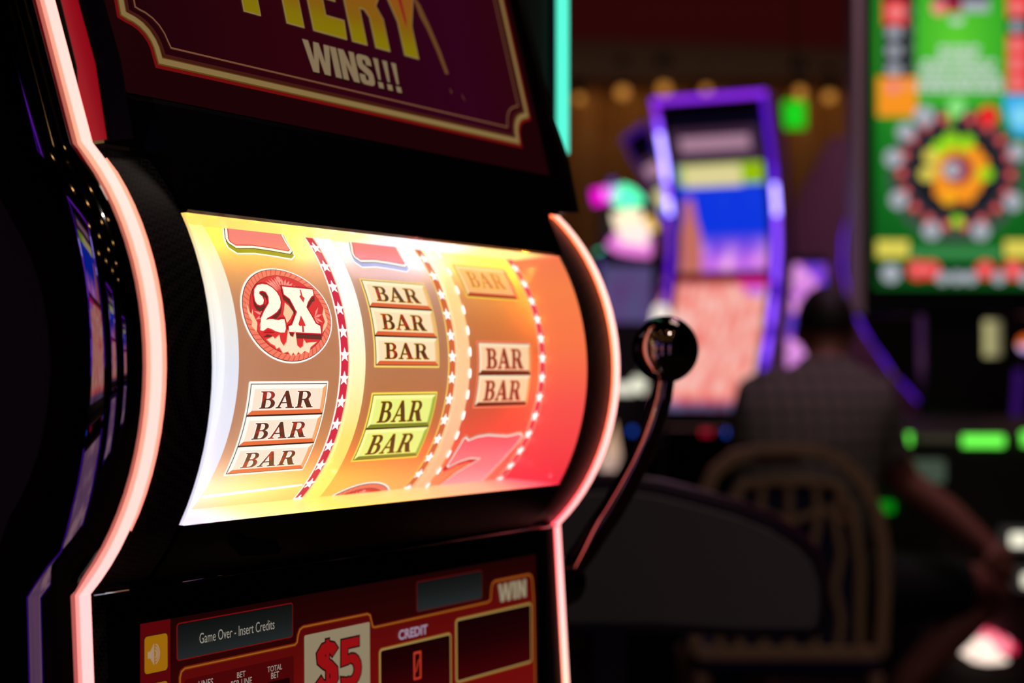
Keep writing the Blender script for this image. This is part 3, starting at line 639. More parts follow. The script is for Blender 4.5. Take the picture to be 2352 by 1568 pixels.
DK = glow('screen_dark_red', 2, Z(-.27), Z(-.20), [(0, S(62, 2, 5)), (.5, S(30, 1, 3)), (1, S(10, 1, 2))], 1)
FRM = E_('cream_frame', (150, 128, 72))
frame_box(.0115, .1040, .0550, .1000, .002, DK, FRM, .0014, GLD); frame_box(.1140, .2275, .0448, .0958, .002, DK, FRM, .0014, GLD)
frame_box(-.1200, -.0945, .0585, .09, .002, DK, FRM, .0010, GLD)
pr.put([rrect(.0532, .0636, -.0852, -.0622, .001), rrect(.0552, .0616, -.0835, -.0642, .0005)], E_('digit', (178, 52, 34)), 6)
pr.put([(.0556, -.0790), (.0570, -.0790), (.0612, -.0690), (.0598, -.0690)], E_('digit'), 6)
b = B(); b.grid([[LP(-.2395, .001, -2), LP(.2395, .001, -2)], [LP(-.2395, -.16, -2), LP(.2395, -.16, -2)]])
scr = b.build('information_display', BLK2, root)
pr.build('display_artwork', scr)

# ---- pull lever: arm and ball
LU = .335
pts = [(-.815, -.205), (-.800, -.190), (-.7835, -.170), (-.7690, -.150), (-.7539, -.1304), (-.7390, -.107), (-.7249, -.0834), (-.7140, -.062), (-.7059, -.0416), (-.6990, -.022), (-.6960, -.005), (-.6955, .015)]
b = B(); b.tube([M(LU, n_, z) for n_, z in pts], [.0120]*6+[.0112, .0108, .0102, .0098, .0095, .0095], 24)
arm = b.build('lever_arm', mat('lever_black', (.30, .25, .23), .06, metal=1), root, smooth=True, auto=R(60))
b = B(); b.ball(M(LU, -.6955, .0235), .0318, nu=64, nv=40); b.build('lever_ball', mat('ball_gloss', (.26, .22, .20), .025, metal=1), root, smooth=True)
b = B(); b.tube([M(.300, -.815, -.205), M(LU+.012, -.815, -.205)], [.030, .024], 32); b.build('lever_hub', CHR, root, smooth=True, auto=R(40))
# ------------------------------------------------------------------ neighbouring machine with the upright teal tube (behind, to the right)
def local(o_loc, rz):
    return lambda x, y, z: (x, y, z)
p0 = at(1293, 500, 1.85)
t = empty('slot_machine', (p0.x, p0.y+.02, 0), 0, 'black slot cabinet behind the reel machine, showing only its upright teal light tube', 'slot machine')
b = B(); b.box(-.36, -.012, 0, .12, 0, 2.15); b.build('cabinet', MATB, t, bevel=.01)
b = B(); b.tube([(0, -.012, 1.42), (0, -.012, 2.2)], .0076, 20); b.build('light_tube', lit('teal_tube', (.10, .93, .66, 1), 1.15), t, smooth=True, auto=R(60))
b = B(); b.box(-.012, .0, -.004, .10, 1.40, 2.22); b.build('tube_channel', BLK2, t)

# ------------------------------------------------------------------ curved purple-lit machines
MAUVE = mat('mauve_side_panel', (.42, .19, .30), .45)
def fwd(z):                                        # forward reach of the front at height z
    K = [(.0, .30), (.70, .34), (.95, .36), (1.02, .33), (1.17, .21), (1.35, .10), (1.50, .035), (1.65, .005), (1.80, .012), (2.00, .075), (2.19, .175), (2.25, .20)]
    for (a, f), (c, g) in zip(K, K[1:]):
        if a <= z <= c:
            t = (z-a)/(c-a); t = t*t*(3-2*t)*.3+t*.7; return f+(g-f)*t
    return .2
def led_seg(o_name, x0, x1, z0, z1, m, parent, out=.006, n=10):
    b = B(); rows = []
    for i in range(n+1):
        z = z0+(z1-z0)*i/n; y = -fwd(z)-out
        rows.append([(x0, y+.02, z), (x0, y+.002, z), (x0+(x1-x0)*.25, y, z), (x0+(x1-x0)*.75, y, z), (x1, y+.002, z), (x1, y+.02, z)])
    b.grid(rows); return b.build(o_name, m, parent, smooth=True)
LEDW = lit('led_lavender_white', (1.0, .75, 3.0, 1), 1.5); LEDV = lit('led_violet', (.16, .02, 1.1, 1), 1.1); LEDP = lit('led_purple', (.34, .03, 1.1, 1), 1.0)
LEDL = lit('led_lavender', (.45, .12, 2.0, 1), 1.1); LEDD = lit('led_dim_violet', (.05, .008, .22, 1), .8); LEDX = lit('led_deep', (.12, .01, .75, 1), 1.0)
def scr_b(kind):
    def f(nt, p):
        tc = nt.nodes.new('ShaderNodeTexCoord'); mp = N(nt, 'ShaderNodeMapping'); nt.links.new(tc.outputs['Object'], mp.inputs[0])
        n = N(nt, 'ShaderNodeTexNoise'); nt.links.new(mp.outputs[0], n.inputs['Vector'])
        if kind == 'lower':
            mp.inputs['Scale'].default_value = (1, .01, .38); n.inputs['Scale'].default_value = 34
            c = ramp(nt, [(0, S(238, 110, 105)), (.42, S(240, 128, 120)), (.5, S(250, 165, 150)), (.60, S(248, 190, 182)), (1, S(250, 205, 190))], n.outputs[0])
            z = ramp(nt, [(0, S(110, 130, 200)), (.05, S(110, 140, 215)), (.09, S(255, 190, 205)), (.13, (1, 1, 1, 1)), (.93, (1, 1, 1, 1)), (.97, S(190, 30, 60)), (1, S(120, 5, 30))], axis01(nt, 2, 1.02, 1.505))
            mx = N(nt, 'ShaderNodeMix', data_type='RGBA', blend_type='MULTIPLY'); mx.inputs[0].default_value = 1
            nt.links.new(c, mx.inputs[6]); nt.links.new(z, mx.inputs[7]); c = mx.outputs[2]
        else:
            n.inputs['Scale'].default_value = 9; mp.inputs['Scale'].default_value = (1, .01, .7)
            fl = ramp(nt, [(0, S(120, 60, 210)), (.4, S(170, 90, 235)), (.5, S(215, 120, 235)), (.6, S(245, 170, 240)), (.7, S(240, 215, 245)), (1, S(255, 240, 250))], n.outputs[0])
            sk = ramp(nt, [(0, S(80, 70, 225)), (.3, S(20, 60, 220)), (.7, S(10, 50, 225)), (.9, S(60, 60, 215)), (1, S(90, 70, 210))], n.outputs[0])
            h = ramp(nt, [(0, (0, 0, 0, 1)), (.08, (0, 0, 0, 1)), (.30, (1, 1, 1, 1)), (1, (1, 1, 1, 1))], axis01(nt, 2, 1.52, 2.02))
            mx = N(nt, 'ShaderNodeMix', data_type='RGBA'); nt.links.new(h, mx.inputs[0]); nt.links.new(fl, mx.inputs[6]); nt.links.new(sk, mx.inputs[7]); c = mx.outputs[2]
        nt.links.new(c, p.inputs['Emission Color']); p.inputs['Emission Strength'].default_value = 1
    return f
SCLO = mat('screen_peach', (0, 0, 0), .3, build=scr_b('lower'), spec=.1); SCUP = mat('screen_blue', (0, 0, 0), .3, build=scr_b('upper'), spec=.1)
def curved_machine(loc, rz, label, group=None, leds=None, low=False):
    t = empty('curved_slot_machine', loc, rz, label, 'slot machine', group)
    nb0 = set(bpy.data.meshes)
    b = B(); zs = [0, .35, .70, .95, 1.02, 1.10, 1.17, 1.25, 1.35, 1.43, 1.50, 1.58, 1.65, 1.73, 1.80, 1.90, 2.00, 2.10, 2.19, 2.24]
    W2 = .235
    for sg in (-1, 1):
        rows = [[(sg*(W2+.012), -fwd(z)+.002, z), (sg*(W2+.016), -fwd(z)+.03, z), (sg*(W2+.010), -fwd(z)+.22, z), (sg*(W2-.02), -fwd(z)+.24, z)] for z in zs if z > .9]
        sb = B().grid(rows); sb.build('side_panel', MAUVE, t, smooth=True)
    rows = [[(-W2-.012, -fwd(z)+.002, z), (W2+.012, -fwd(z)+.002, z)] for z in zs]; b.grid(rows)
    rows = [[(-W2, -fwd(z)+.235, z), (W2, -fwd(z)+.235, z)] for z in zs]; b.grid(rows); b.box(-W2+.01, W2-.01, -.30, -.12, 0, .96)
    b.box(-W2-.01, W2+.01, -fwd(2.24), -fwd(2.24)+.235, 2.225, 2.24)
    b.build('body', BLK2, t, smooth=True, auto=R(40))
    def scr(name, x0, x1, z0, z1, m, out=.004, n=14):
        bb = B(); bb.grid([[(x0, -fwd(z0+(z1-z0)*i/n)-out, z0+(z1-z0)*i/n), (x1, -fwd(z0+(z1-z0)*i/n)-out, z0+(z1-z0)*i/n)] for i in range(n+1)])
        return bb.build(name, m, t)
    up = scr('upper_screen', -.190, .195, 1.565, 2.150, SCUP)
    lo = scr('lower_screen', -.195, .200, 1.025, 1.535, SCLO)
    pr = Print(lambda x, z, l: (x, -fwd(z)-.004-.002*l, z), .04)
    pr.put(rect(-.190, .195, 2.115, 2.150), lit('scr_black', S(8, 4, 12)), 1)
    pr.put(rect(-.190, .195, 1.985, 2.115), lit('scr_plum', S(62, 38, 62)), 1)
    pr.put(rect(-.150, .150, 2.035, 2.085), lit('scr_mauve', S(170, 128, 150)), 2)
    pr.put(rect(-.175, .195, 1.905, 1.985), lit('scr_lime', S(150, 190, 10)), 2)
    pr.put(rect(-.150, .100, 1.900, 1.980), lit('scr_cream', S(222, 210, 150)), 3)
    pr.put([(-.185, 1.56), (-.185, 1.72), (-.170, 1.80), (-.165, 1.85), (-.125, 1.86), (-.115, 1.78), (-.095, 1.72), (-.085, 1.56)], lit('scr_tower', S(196, 110, 95)), 2)
    pr.build('screen_picture', up)
    pr = Print(lambda x, z, l: (x, -fwd(z)-.004-.002*l, z), .04)
    pr.put(rect(.075, .200, 1.505, 1.535), lit('scr_magenta', S(225, 10, 130)), 1); pr.put([(.100, 1.505), (.195, 1.505), (.190, 1.46), (.120, 1.47)], lit('scr_violet', S(190, 110, 225)), 1)
    pr.build('screen_picture', lo)
    ll = leds or ([(1.17, 1.42, LEDV), (1.42, 1.58, LEDX), (1.58, 1.80, LEDX), (1.80, 1.86, LEDW), (1.86, 1.93, LEDL), (1.93, 2.11, LEDW), (2.11, 2.16, LEDL), (2.16, 2.235, LEDP)],
                  [(1.14, 1.17, LEDV), (1.17, 1.22, LEDV), (1.22, 1.30, LEDL), (1.30, 1.35, LEDV), (1.35, 1.45, LEDL), (1.45, 1.52, LEDV), (1.52, 1.78, LEDL), (1.78, 1.90, LEDW), (1.90, 1.97, LEDV), (1.97, 2.235, LEDX)])
    for sg, L in ((-1, ll[0]), (1, ll[1])):
        for z0, z1, m in L: led_seg('led_strip', sg*(W2-.012), sg*(W2+.010), z0, z1, m, t, n=4)
    if low:                                        # lit belly glass and light strips reaching down to the floor
        for sg in (-1, 1): led_seg('led_strip', sg*(W2-.012), sg*(W2+.010), .06, .88, LEDX, t, n=4)
        scr('belly_glass', -.20, .20, .12, .84, mat('belly_lavender', (0, 0, 0), .4, build=lambda nt, p: (nt.links.new(ramp(nt, [(0, S(90, 50, 120)), (.45, S(150, 110, 150)), (.6, S(205, 165, 180)), (1, S(230, 150, 120))], N_noise(nt, 5)), p.inputs['Emission Color']), p.inputs['Emission Strength'].__setattr__('default_value', .9))))
    b = B(); y = -fwd(2.235)-.006; b.box(-W2-.01, W2+.01, y, y+.02, 2.215, 2.237); b.build('led_strip', LEDP, t)
    b = B(); b.box(-W2-.03, W2+.03, -.52, -.28, .90, .97); dk = b.build('button_deck', BLK, t, bevel=.01)
    for x, m in ((-.20, lit('deck_blue', (.02, .10, .75, 1), 1.0)), (.185, lit('deck_blue')), (.115, lit('deck_red', (.5, .005, .03, 1), .8)), (.09, lit('deck_red')), (-.17, lit('deck_red'))):
        B().ball((x, -.523, .955), .011, nu=16, nv=10, sc=(1, .5, 1)).build('deck_light', m, dk, smooth=True)
    for me in set(bpy.data.meshes)-nb0:            # true proportions: slimmer and a little lower
        for v in me.vertices:
            v.co.x *= .87
            if v.co.z > 1.02: v.co.z = 1.02+(v.co.z-1.02)*.935
    return t
pc = at(1676, 900, 5.5)
cm = curved_machine((pc.x, pc.y+.15, 0), R(-20), 'tall curved slot machine with violet LED edges facing the viewer, blue picture above peach reels', 'curved slot machines of the pod')
cm.rotation_euler[2] = R(-24)
def led_set(t, mats):
    k = 0
    for c in t.children:
        if c.name.startswith('led_strip'):
            c.data = c.data.copy(); c.data.materials.clear(); c.data.materials.append(mats[k % len(mats)]); k += 1
c2 = copy_tree(cm); q = at(1562, 600, 6.3); c2.location = (q.x, q.y, 0); c2.rotation_euler[2] = R(-82)
c2['label'] = 'curved slot machine seen side-on, left of the violet-edged one, its mauve side showing'; led_set(c2, [LEDD])
c3 = copy_tree(cm); q = at(1925, 600, 6.7); c3.location = (q.x, q.y, 0); c3.rotation_euler[2] = R(80)
c3['label'] = 'curved slot machine turned right behind the man, dim purple strip and mauve side showing'; led_set(c3, [LEDV, LEDX])
lw = led_seg('led_strip', -.21, -.175, .90, 1.13, LEDX, c3, n=5); lw2 = led_seg('led_strip', .185, .205, .90, 1.13, LEDX, c3, n=5)

# row of the same machines across the aisle, mirrored in the glossy moulding of the reel machine
for i, (x, y, a, s_) in enumerate([(-1.13, -.20, 143, 'nearest the moulding'), (-.75, -1.55, 160, 'middle of the row'), (.75, -2.3, 188, 'right end of the row')]):
    if i == 0: am = c = curved_machine((x, y, 0), R(a), 'x', low=True)
    else: c = copy_tree(am)
    c.location = (x, y, 0); c.rotation_euler[2] = R(a)
    c['label'] = 'violet-edged slot machine across the aisle, seen only as reflection, '+s_; c['group'] = 'curved slot machines across the aisle'

# far machine with a pink-lit screen between the violet machine and the man's head
q = at(1852, 700, 5.97); t = empty('slot_machine', (q.x, 5.97, 0), 0, "narrow slot machine with glowing pink and violet screen, left of the man's head", 'slot machine')
zt, zb = at(0, 606, 5.97).z, at(0, 862, 5.97).z
B().box(-.085, .085, .0, .18, 0, zt+.03).build('cabinet', MATB, t, bevel=.01)
B().box(-.078, .078, -.008, .0, zb, zt).build('screen', mat('pink_screen', (0, 0, 0), .5, build=lambda nt, p: (nt.links.new(ramp(nt, [(0, S(30, 40, 190)), (.38, S(90, 60, 220)), (.47, S(205, 90, 225)), (.54, S(250, 175, 240)), (.62, S(190, 80, 220)), (1, S(110, 30, 150))], N_noise(nt, 9)), p.inputs['Emission Color']), p.inputs['Emission Strength'].__setattr__('default_value', .95))), t)

# ------------------------------------------------------------------ machine with the glowing topper, at the left of the pod
q = at(1440, 700, 5.75); tx, ty = q.x, q.y
t = empty('slot_machine', (tx, ty, 0), 0, 'distant slot machine under a magenta and teal arch sign, left of the violet machine', 'slot machine')
k = 5.75/FPX
def TP(px, py, dy=0): p = at(px, py, 5.75); return (p.x-tx, dy, p.z)
z_ = TP(0, 600)[2]
b = B(); b.box(-.10, .10, .0, .20, 0, z_); b.build('cabinet', MATB, t, bevel=.01)
b = B(); b.box(-.095, .095, -.01, 0, TP(0, 740)[2], TP(0, 612)[2]); b.build('screen', mat('dim_mauve_screen', (0, 0, 0), .5, build=lambda nt, p: (nt.links.new(ramp(nt, [(0, S(105, 60, 118)), (.4, S(92, 62, 118)), (.6, S(84, 78, 124)), (1, S(130, 84, 100))], N_noise(nt, 7)), p.inputs['Emission Color']), p.inputs['Emission Strength'].__setattr__('default_value', .9))), t)
b = B(); b.box(-.10, .10, -.01, 0, TP(0, 905)[2], TP(0, 880)[2]); b.build('status_panel', lit('cream_lamp', S(245, 240, 220), 1.0), t)
def blob(name, pts, r, m, dy=-.03): B().tube([TP(x, y, dy) for x, y in pts], r, 14).build(name, m, t, smooth=True, auto=R(60))
blob('neon_tube', [(1378, 436), (1380, 452), (1384, 468)], .036, lit('neon_magenta', (1.0, .0, .72, 1), 1.1))
blob('neon_tube', [(1382, 450), (1402, 448)], .030, lit('neon_orchid', (.95, .25, 1.0, 1), 1.0), -.04)
blob('neon_tube', [(1404, 447), (1418, 450)], .034, lit('neon_skyblue', (.55, .80, 1.0, 1), 1.0), -.03)
blob('neon_tube', [(1400, 425), (1412, 424)], .020, lit('neon_indigo', (.10, .08, .5, 1), .8), -.02)
blob('neon_tube', [(1418, 448), (1438, 455), (1452, 468), (1456, 476)], .044, lit('neon_mint', (.12, 1.3, .62, 1), 1.1))
blob('sign_bulb_row', [(1405, 545), (1425, 560), (1460, 566), (1495, 568)], .040, lit('sign_pink', (1.0, .25, .85, 1), .95), -.02)
blob('sign_bulb_row', [(1412, 522), (1440, 512), (1470, 515)], .048, lit('sign_cream', (1.1, .9, .62, 1), 1.1), -.06)
blob('sign_bulb_row', [(1425, 535), (1460, 540), (1485, 545)], .042, lit('sign_rose_white', (1.1, .85, .80, 1), 1.05), -.07)
blob('sign_bulb_row', [(1478, 506), (1488, 520), (1492, 535)], .028, lit('sign_amber', (1.0, .58, .05, 1), 1.0), -.05)
blob('sign_bulb', [(1380, 572), (1382, 578)], .022, lit('neon_seagreen', (.05, .70, .42, 1), .9), .02)
blob('sign_bulb', [(1386, 600), (1390, 625)], .018, lit('neon_lilac', (.22, .18, .8, 1), .8), .02)
b = B(); b.box(-.10, .10, .0, .12, z_, TP(0, 470)[2]); b.build('sign_back', MATB, t)

# small cream lamps and a lit card holder that show between the machine edge and the lever
def lamp(name, pts, D, thick, m, label, cat, foot=.02):
    cx = sum(p[0] for p in pts)/len(pts); o = at(cx, 800, D); root_ = empty(name, (o.x, D, 0), 0, label, cat)
    L = [((at(x, y, D).x-o.x), at(x, y, D).z) for x, y in pts]
    B().prism(L, -thick/2, thick/2).build('shade', m, root_, bevel=.004)
    zb = min(z for x, z in L); B().box(-.012, .012, -.012, .012, .02, zb+.01).build('pole', BLK2, root_); B().tube([(0, 0, 0), (0, 0, .02)], .06, 24).build('foot', BLK2, root_)
    return root_
lamp('sign_lamp', [(1500, 712), (1508, 698), (1530, 700), (1545, 730), (1535, 745), (1495, 745)], 5.0, .03, lit('lamp_ivory', S(246, 232, 222), 1.0), 'small ivory lamp shade peeking out above the lever ball', 'lamp')
lamp('sign_lamp', [(1455, 862), (1480, 868), (1482, 892), (1472, 905), (1460, 900), (1452, 880)], 4.8, .03, lit('lamp_green_white', S(240, 240, 215), 1.0), 'small greenish-white lamp under the lever ball, beside the lever arm', 'lamp')
lamp('sign_lamp', [(1412, 965), (1420, 1010), (1426, 1045), (1415, 1080), (1385, 1085), (1370, 1060), (1400, 1010)], 4.4, .03, glow('lamp_peach', 2, .85, 1.08, [(0, S(190, 160, 158)), (.4, S(218, 178, 148)), (1, S(205, 150, 90))], .85), 'wide peach-coloured lamp shade between the neon edge and the lever arm', 'lamp')

# ------------------------------------------------------------------ roulette machine with tall upright display
D = 5.15; kx = D/FPX
q = at(2195, 400, D); t = empty('roulette_machine', (q.x, D, 0), 0, 'tall upright roulette display with green screen and number wheel, at the right edge', 'gaming machine')
def RP(px, py, l=0): p = at(px, py, D); return (p.x-q.x, -.0025*l, p.z)
b = B(); b.box(RP(1984, 0)[0], RP(2406, 0)[0], .004, .12, RP(0, 722)[2], RP(0, -60)[2]); b.build('display_frame', mat('frame_black', (.006, .007, .008), .3), t, bevel=.008)
b = B(); b.box(RP(1962, 0)[0], RP(1980, 0)[0], -.01, .13, RP(0, 722)[2], RP(0, -60)[2]); b.build('frame_edge', mat('frame_silver', (.60, .52, .48), .5, metal=.2), t, bevel=.006)
b = B(); b.box(-.10, .10, .03, .12, .9, RP(0, 715)[2]); b.build('display_post', BLK2, t)
scb = B(); a_ = RP(2010, 662); c_ = RP(2384, -30); scb.box(a_[0], c_[0], 0, .006, a_[2], c_[2])
def rg_b(nt, p):
    tc = nt.nodes.new('ShaderNodeTexCoord'); g = N(nt, 'ShaderNodeTexGradient', gradient_type='SPHERICAL'); mp = N(nt, 'ShaderNodeMapping')
    mp.inputs['Location'].default_value = (0, 0, -RP(0, 90)[2]*1.35); mp.inputs['Scale'].default_value = (1.9, .0, 1.35)
    nt.links.new(tc.outputs['Object'], mp.inputs[0]); nt.links.new(mp.outputs[0], g.inputs[0])
    nt.links.new(ramp(nt, [(0, S(16, 92, 28)), (.35, S(26, 118, 34)), (.7, S(60, 175, 42)), (1, S(96, 212, 50))], g.outputs[1]), p.inputs['Emission Color']); p.inputs['Emission Strength'].default_value = .95
sc_ = scb.build('screen', mat('roulette_green', (0, 0, 0), .3, build=rg_b, spec=.1), t)
pr = Print(lambda x, y, l: RP(x, -y, l+1)); px_ = lambda x0, x1, y0, y1: rect(x0, x1, -y1, -y0)
def disc(cx, cy, r, m, l, n=20, ry=None): pr.put([(cx+r*cos(2*pi*i/n), -cy+(ry or r)*sin(2*pi*i/n)) for i in range(n)], m, l)
RK = lit('rl_black', S(22, 26, 34)); RR = lit('rl_red', S(232, 40, 42)); RRl = lit('rl_redlight', S(245, 130, 130)); RG = lit('rl_grey', S(168, 172, 182)); RW = lit('rl_white', S(205, 212, 208)); RO = lit('rl_orange', S(248, 148, 32)); RY = lit('rl_yellow', S(222, 206, 85)); RGr = lit('rl_lime', S(150, 220, 30)); RS = lit('rl_slate', S(84, 92, 88)); RB = lit('rl_blue', S(60, 175, 235)); RD = lit('rl_darkgreen', S(10, 60, 22)); RM = lit('rl_crimson', S(170, 20, 60)); RGo = lit('rl_gold', S(250, 180, 30))
pr.put(px_(2024, 2102, -30, 184), RK, 1); pr.put(px_(2028, 2082, 0, 58), RR, 2); disc(2056, 30, 18, RRl, 3)
for y in (76, 118, 160): disc(2052, y, 17, RG, 2, ry=14)
for y in (26, 68, 112, 158): disc(2088, y, 11, RS, 2, ry=14)
pr.put(px_(2014, 2104, 178, 268), RO, 3); disc(2050, 202, 14, RRl, 4); disc(2082, 196, 12, lit('rl_peach', S(245, 150, 95)), 4)
pr.put([(2136, 30), (2280, 30), (2262, -28), (2150, -28)], RK, 1); disc(2156, 18, 18, RRl, 2); pr.put(px_(2172, 2206, 2, 28), RM, 2); pr.put(px_(2208, 2270, 2, 28), RG, 2); disc(2196, 48, 16, RW, 2, ry=8)
for j, (y, x0, x1) in enumerate([(112, 2155, 2248), (128, 2155, 2248), (144, 2116, 2288), (160, 2112, 2292), (176, 2110, 2296), (192, 2106, 2300), (206, 2104, 2302)]):
    x = x0
    while x < x1-8:
        w_ = random.choice([14, 22, 30]); pr.put(px_(x, min(x+w_, x1), y-5, y+6), RW, 2); x += w_+5
pr.put(px_(2312, 2384, -30, 40), RR, 1); disc(2335, 18, 16, RRl, 2); pr.put(px_(2312, 2384, 40, 82), RK, 1); disc(2334, 62, 14, RG, 2)
pr.put(px_(2312, 2384, 82, 214), RR, 1)
for y in (106, 148, 190): disc(2334, y, 17, RRl, 2, ry=15)
pr.put([(2306, -218), (2384, -218), (2384, -312), (2330, -312), (2318, -290), (2306, -250)], RB, 1); disc(2345, 268, 26, lit('rl_sky', S(130, 215, 245)), 2)
cx, cy = 2194, 395
disc(cx, cy+8, 156, lit('rl_rim', S(58, 80, 66)), 1, 48); disc(cx, cy, 134, lit('rl_ring', S(54, 52, 60)), 2, 48)
for i in range(37):
    a0 = 2*pi*i/37+pi/2; a1 = 2*pi*(i+.86)/37+pi/2
    m = RGr if i == 0 else (RR if i % 2 else RK)
    pr.put([(cx+116*cos(a0), -cy+116*sin(a0)), (cx+134*cos(a0), -cy+134*sin(a0)), (cx+134*cos(a1), -cy+134*sin(a1)), (cx+116*cos(a1), -cy+116*sin(a1))], m, 3)
    if i % 2: disc(cx+124*cos((a0+a1)/2), cy-124*sin((a0+a1)/2), 6, RRl, 4, 8)
disc(cx, cy, 104, RK, 4, 40)
for a in (60, 120): disc(cx+147*cos(R(a)), cy-147*sin(R(a)), 24, RG if a > 90 else RR, 4)
for a, m in ((90, lit('rl_paleg', S(140, 230, 130))), (142, RG), (168, RG), (206, RG), (247, RG), (292, RG), (332, RG), (18, RG)):
    disc(cx+147*cos(R(a)), cy-147*sin(R(a)), 21, m, 5)
disc(cx+2, 508, 14, RGr, 5)
pet = [(90, RG, 0), (70, RGr, 88), (100, RGr, 92), (125, RGr, 84), (150, RY, 86), (185, RY, 86), (215, RO, 60), (232, RO, 74), (252, RGo, 80), (275, RO, 70), (292, RO, 78), (315, RO, 70), (338, RO, 68), (355, RGr, 84), (20, RO, 76), (45, RO, 74)]
for a, m, r in pet:
    if r == 0: continue
    for d_, rr, mm, l in ((r, 16, m, 6),):
        c_, s_ = cos(R(a)), sin(R(a)); pr.put([(cx+10*c_-10*s_, -cy+10*s_+10*c_), (cx+(r-12)*c_-17*s_, -cy+(r-12)*s_+17*c_), (cx+r*c_-8*s_, -cy+r*s_+8*c_), (cx+r*c_+8*s_, -cy+r*s_-8*c_), (cx+(r-12)*c_+17*s_, -cy+(r-12)*s_-17*c_), (cx+10*c_+10*s_, -cy+10*s_-10*c_)], mm, l)
        pr.put([(cx+10*c_-6*s_, -cy+10*s_+6*c_), (cx+(r*.6)*c_-10*s_, -cy+(r*.6)*s_+10*c_), (cx+(r*.6)*c_+10*s_, -cy+(r*.6)*s_-10*c_), (cx+10*c_+6*s_, -cy+10*s_-6*c_)], RO, 7)
disc(cx, cy-4, 34, lit('rl_hub', S(120, 30, 70)), 8); disc(cx-6, cy-2, 26, RM, 9); disc(cx-12, cy-2, 20, RG, 10)
pr.put(px_(2012, 2086, 552, 592), RY, 2); pr.put(px_(2306, 2384, 552, 592), RY, 2); pr.put(px_(2090, 2300, 570, 592), lit('rl_midgreen', S(60, 135, 75)), 2)
pr.put(px_(2010, 2384, 604, 655), RD, 2)
disc(2045, 628, 22, RG, 3)
for x, m, r in ((2106, RR, 24), (2136, RR, 22), (2163, RG, 15), (2197, RG, 15), (2228, RG, 15), (2261, RR, 22), (2292, RG, 15), (2326, RR, 24), (2352, RG, 15)):
    disc(x, 620 if m is RR else 638, r, m, 3)
    if m is RR: disc(x-2, 620, r*.5, RRl, 4)
pr.build('screen_picture', sc_)

# terminal in front of it: dark tub with green light segments
D2 = 4.75; q2 = at(2250, 1010, D2)
t = empty('roulette_terminal', (q2.x, D2-.05, 0), 0, 'dark roulette player terminal with bright green light segments around its rim, at the right edge', 'gaming terminal')
def TPx(px, py): p = at(px, py, D2-.16); return (p.x-q2.x, p.z)
x0, z0 = TPx(2045, 1012)
TB = mat('terminal_body', (.030, .026, .024), .5)
rimz = TPx(0, 1010)[1]
arc_ = [(-.33, .14), (-.20, .03), (-.10, -.01), (0, -.02), (.12, -.02), (.24, 0), (.34, .04), (.42, .12)]
b = B(); rows = [[(x, y, 0) , (x, y-.02, rimz-.32), (x, y-.10, rimz-.05), (x, y-.10, rimz+.012), (x, y+.05, rimz+.03), (x*.9, y+.32, rimz+.06)] for x, y in arc_]
b.grid(rows); b.build('body', TB, t, smooth=True, auto=R(30))
def green(x0, x1, py, m, dy=-.105, r=.0115):
    a, z = TPx(x0, py); c_, _ = TPx(x1, py); n = 6
    def yy(x):
        for (xa, ya), (xb, yb) in zip(arc_, arc_[1:]):
            if xa <= x <= xb: return ya+(yb-ya)*(x-xa)/(xb-xa)
        return arc_[-1][1]
    B().tube([(a+(c_-a)*i/n, yy(a+(c_-a)*i/n)+dy, z) for i in range(n+1)], r, 12).build('light_segment', m, t, smooth=True)
G1 = lit('green_bright', (.20, 1.25, .10, 1), 1.0); G2 = lit('green_mid', (.06, .80, .03, 1), 1.0); G3 = lit('green_dim', (.0, .11, .002, 1), 1.0)
green(2084, 2106, 1010, G1, r=.018); green(2210, 2300, 1012, G1, r=.018); green(2345, 2400, 1006, G1, r=.022)
green(2120, 2200, 1008, lit('green_faint', S(52, 50, 36), 1.0), r=.010)
green(2026, 2070, 1172, lit('green_dim2', (0, .22, .004, 1), 1), dy=-.10, r=.018)
b = B(); p_ = TPx(2130, 1082); b.box(p_[0]-.05, p_[0]+.05, -.135, -.09, p_[1]-.035, p_[1]+.035); b.build('ticket_panel', lit('ticket_pale', S(66, 80, 66), .9), t, bevel=.01)
for px, py, w2, c_ in ((2338, 1238, .028, 'cream'), (2368, 1330, .030, 'cream')):
    p_ = TPx(px, py); b = B(); b.box(p_[0]-w2, p_[0]+w2, -.135, -.05, p_[1]-.020, p_[1]+.020); b.build('lit_button', lit('button_cream', S(255, 250, 225), 1.1), t, bevel=.008)
    b = B(); b.box(p_[0]-w2-.012, p_[0]+w2+.012, -.125, -.05, p_[1]-.034, p_[1]+.032); b.build('button_bezel', mat('bezel_grey', (.10, .10, .10), .4, emit=S(60, 58, 55), es=.5), t, bevel=.006)
def shell(pts, m, l):
    L = [TPx(x, y) for x, y in pts]; B().prism(L, -.132-.004*l, -.06).build('emblem_lobe', m, t, bevel=.003)
SW = lit('emblem_white', (1.4, 1.1, .92, 1), 1.0); SPK = lit('emblem_pink', (1.3, .30, .40, 1), 1.0); SRD = lit('emblem_red', (1.0, .02, .10, 1), 1.0)
el = lambda cx, cy, a, b_, rot=0, n=20: [(cx+a*cos(2*pi*i/n)*cos(R(rot))-b_*sin(2*pi*i/n)*sin(R(rot)), cy+a*cos(2*pi*i/n)*sin(R(rot))+b_*sin(2*pi*i/n)*cos(R(rot))) for i in range(n)]
shell([(2212, 1492), (2222, 1478), (2246, 1462), (2262, 1462), (2274, 1474), (2290, 1500), (2312, 1512), (2304, 1518), (2262, 1521), (2232, 1516), (2214, 1504)], SW, 1)
shell(el(2256, 1458, 16, 9, -50), SPK, 0); shell(el(2284, 1470, 20, 9, 78), SPK, 0); shell(el(2306, 1482, 20, 9, 100), SPK, 0)
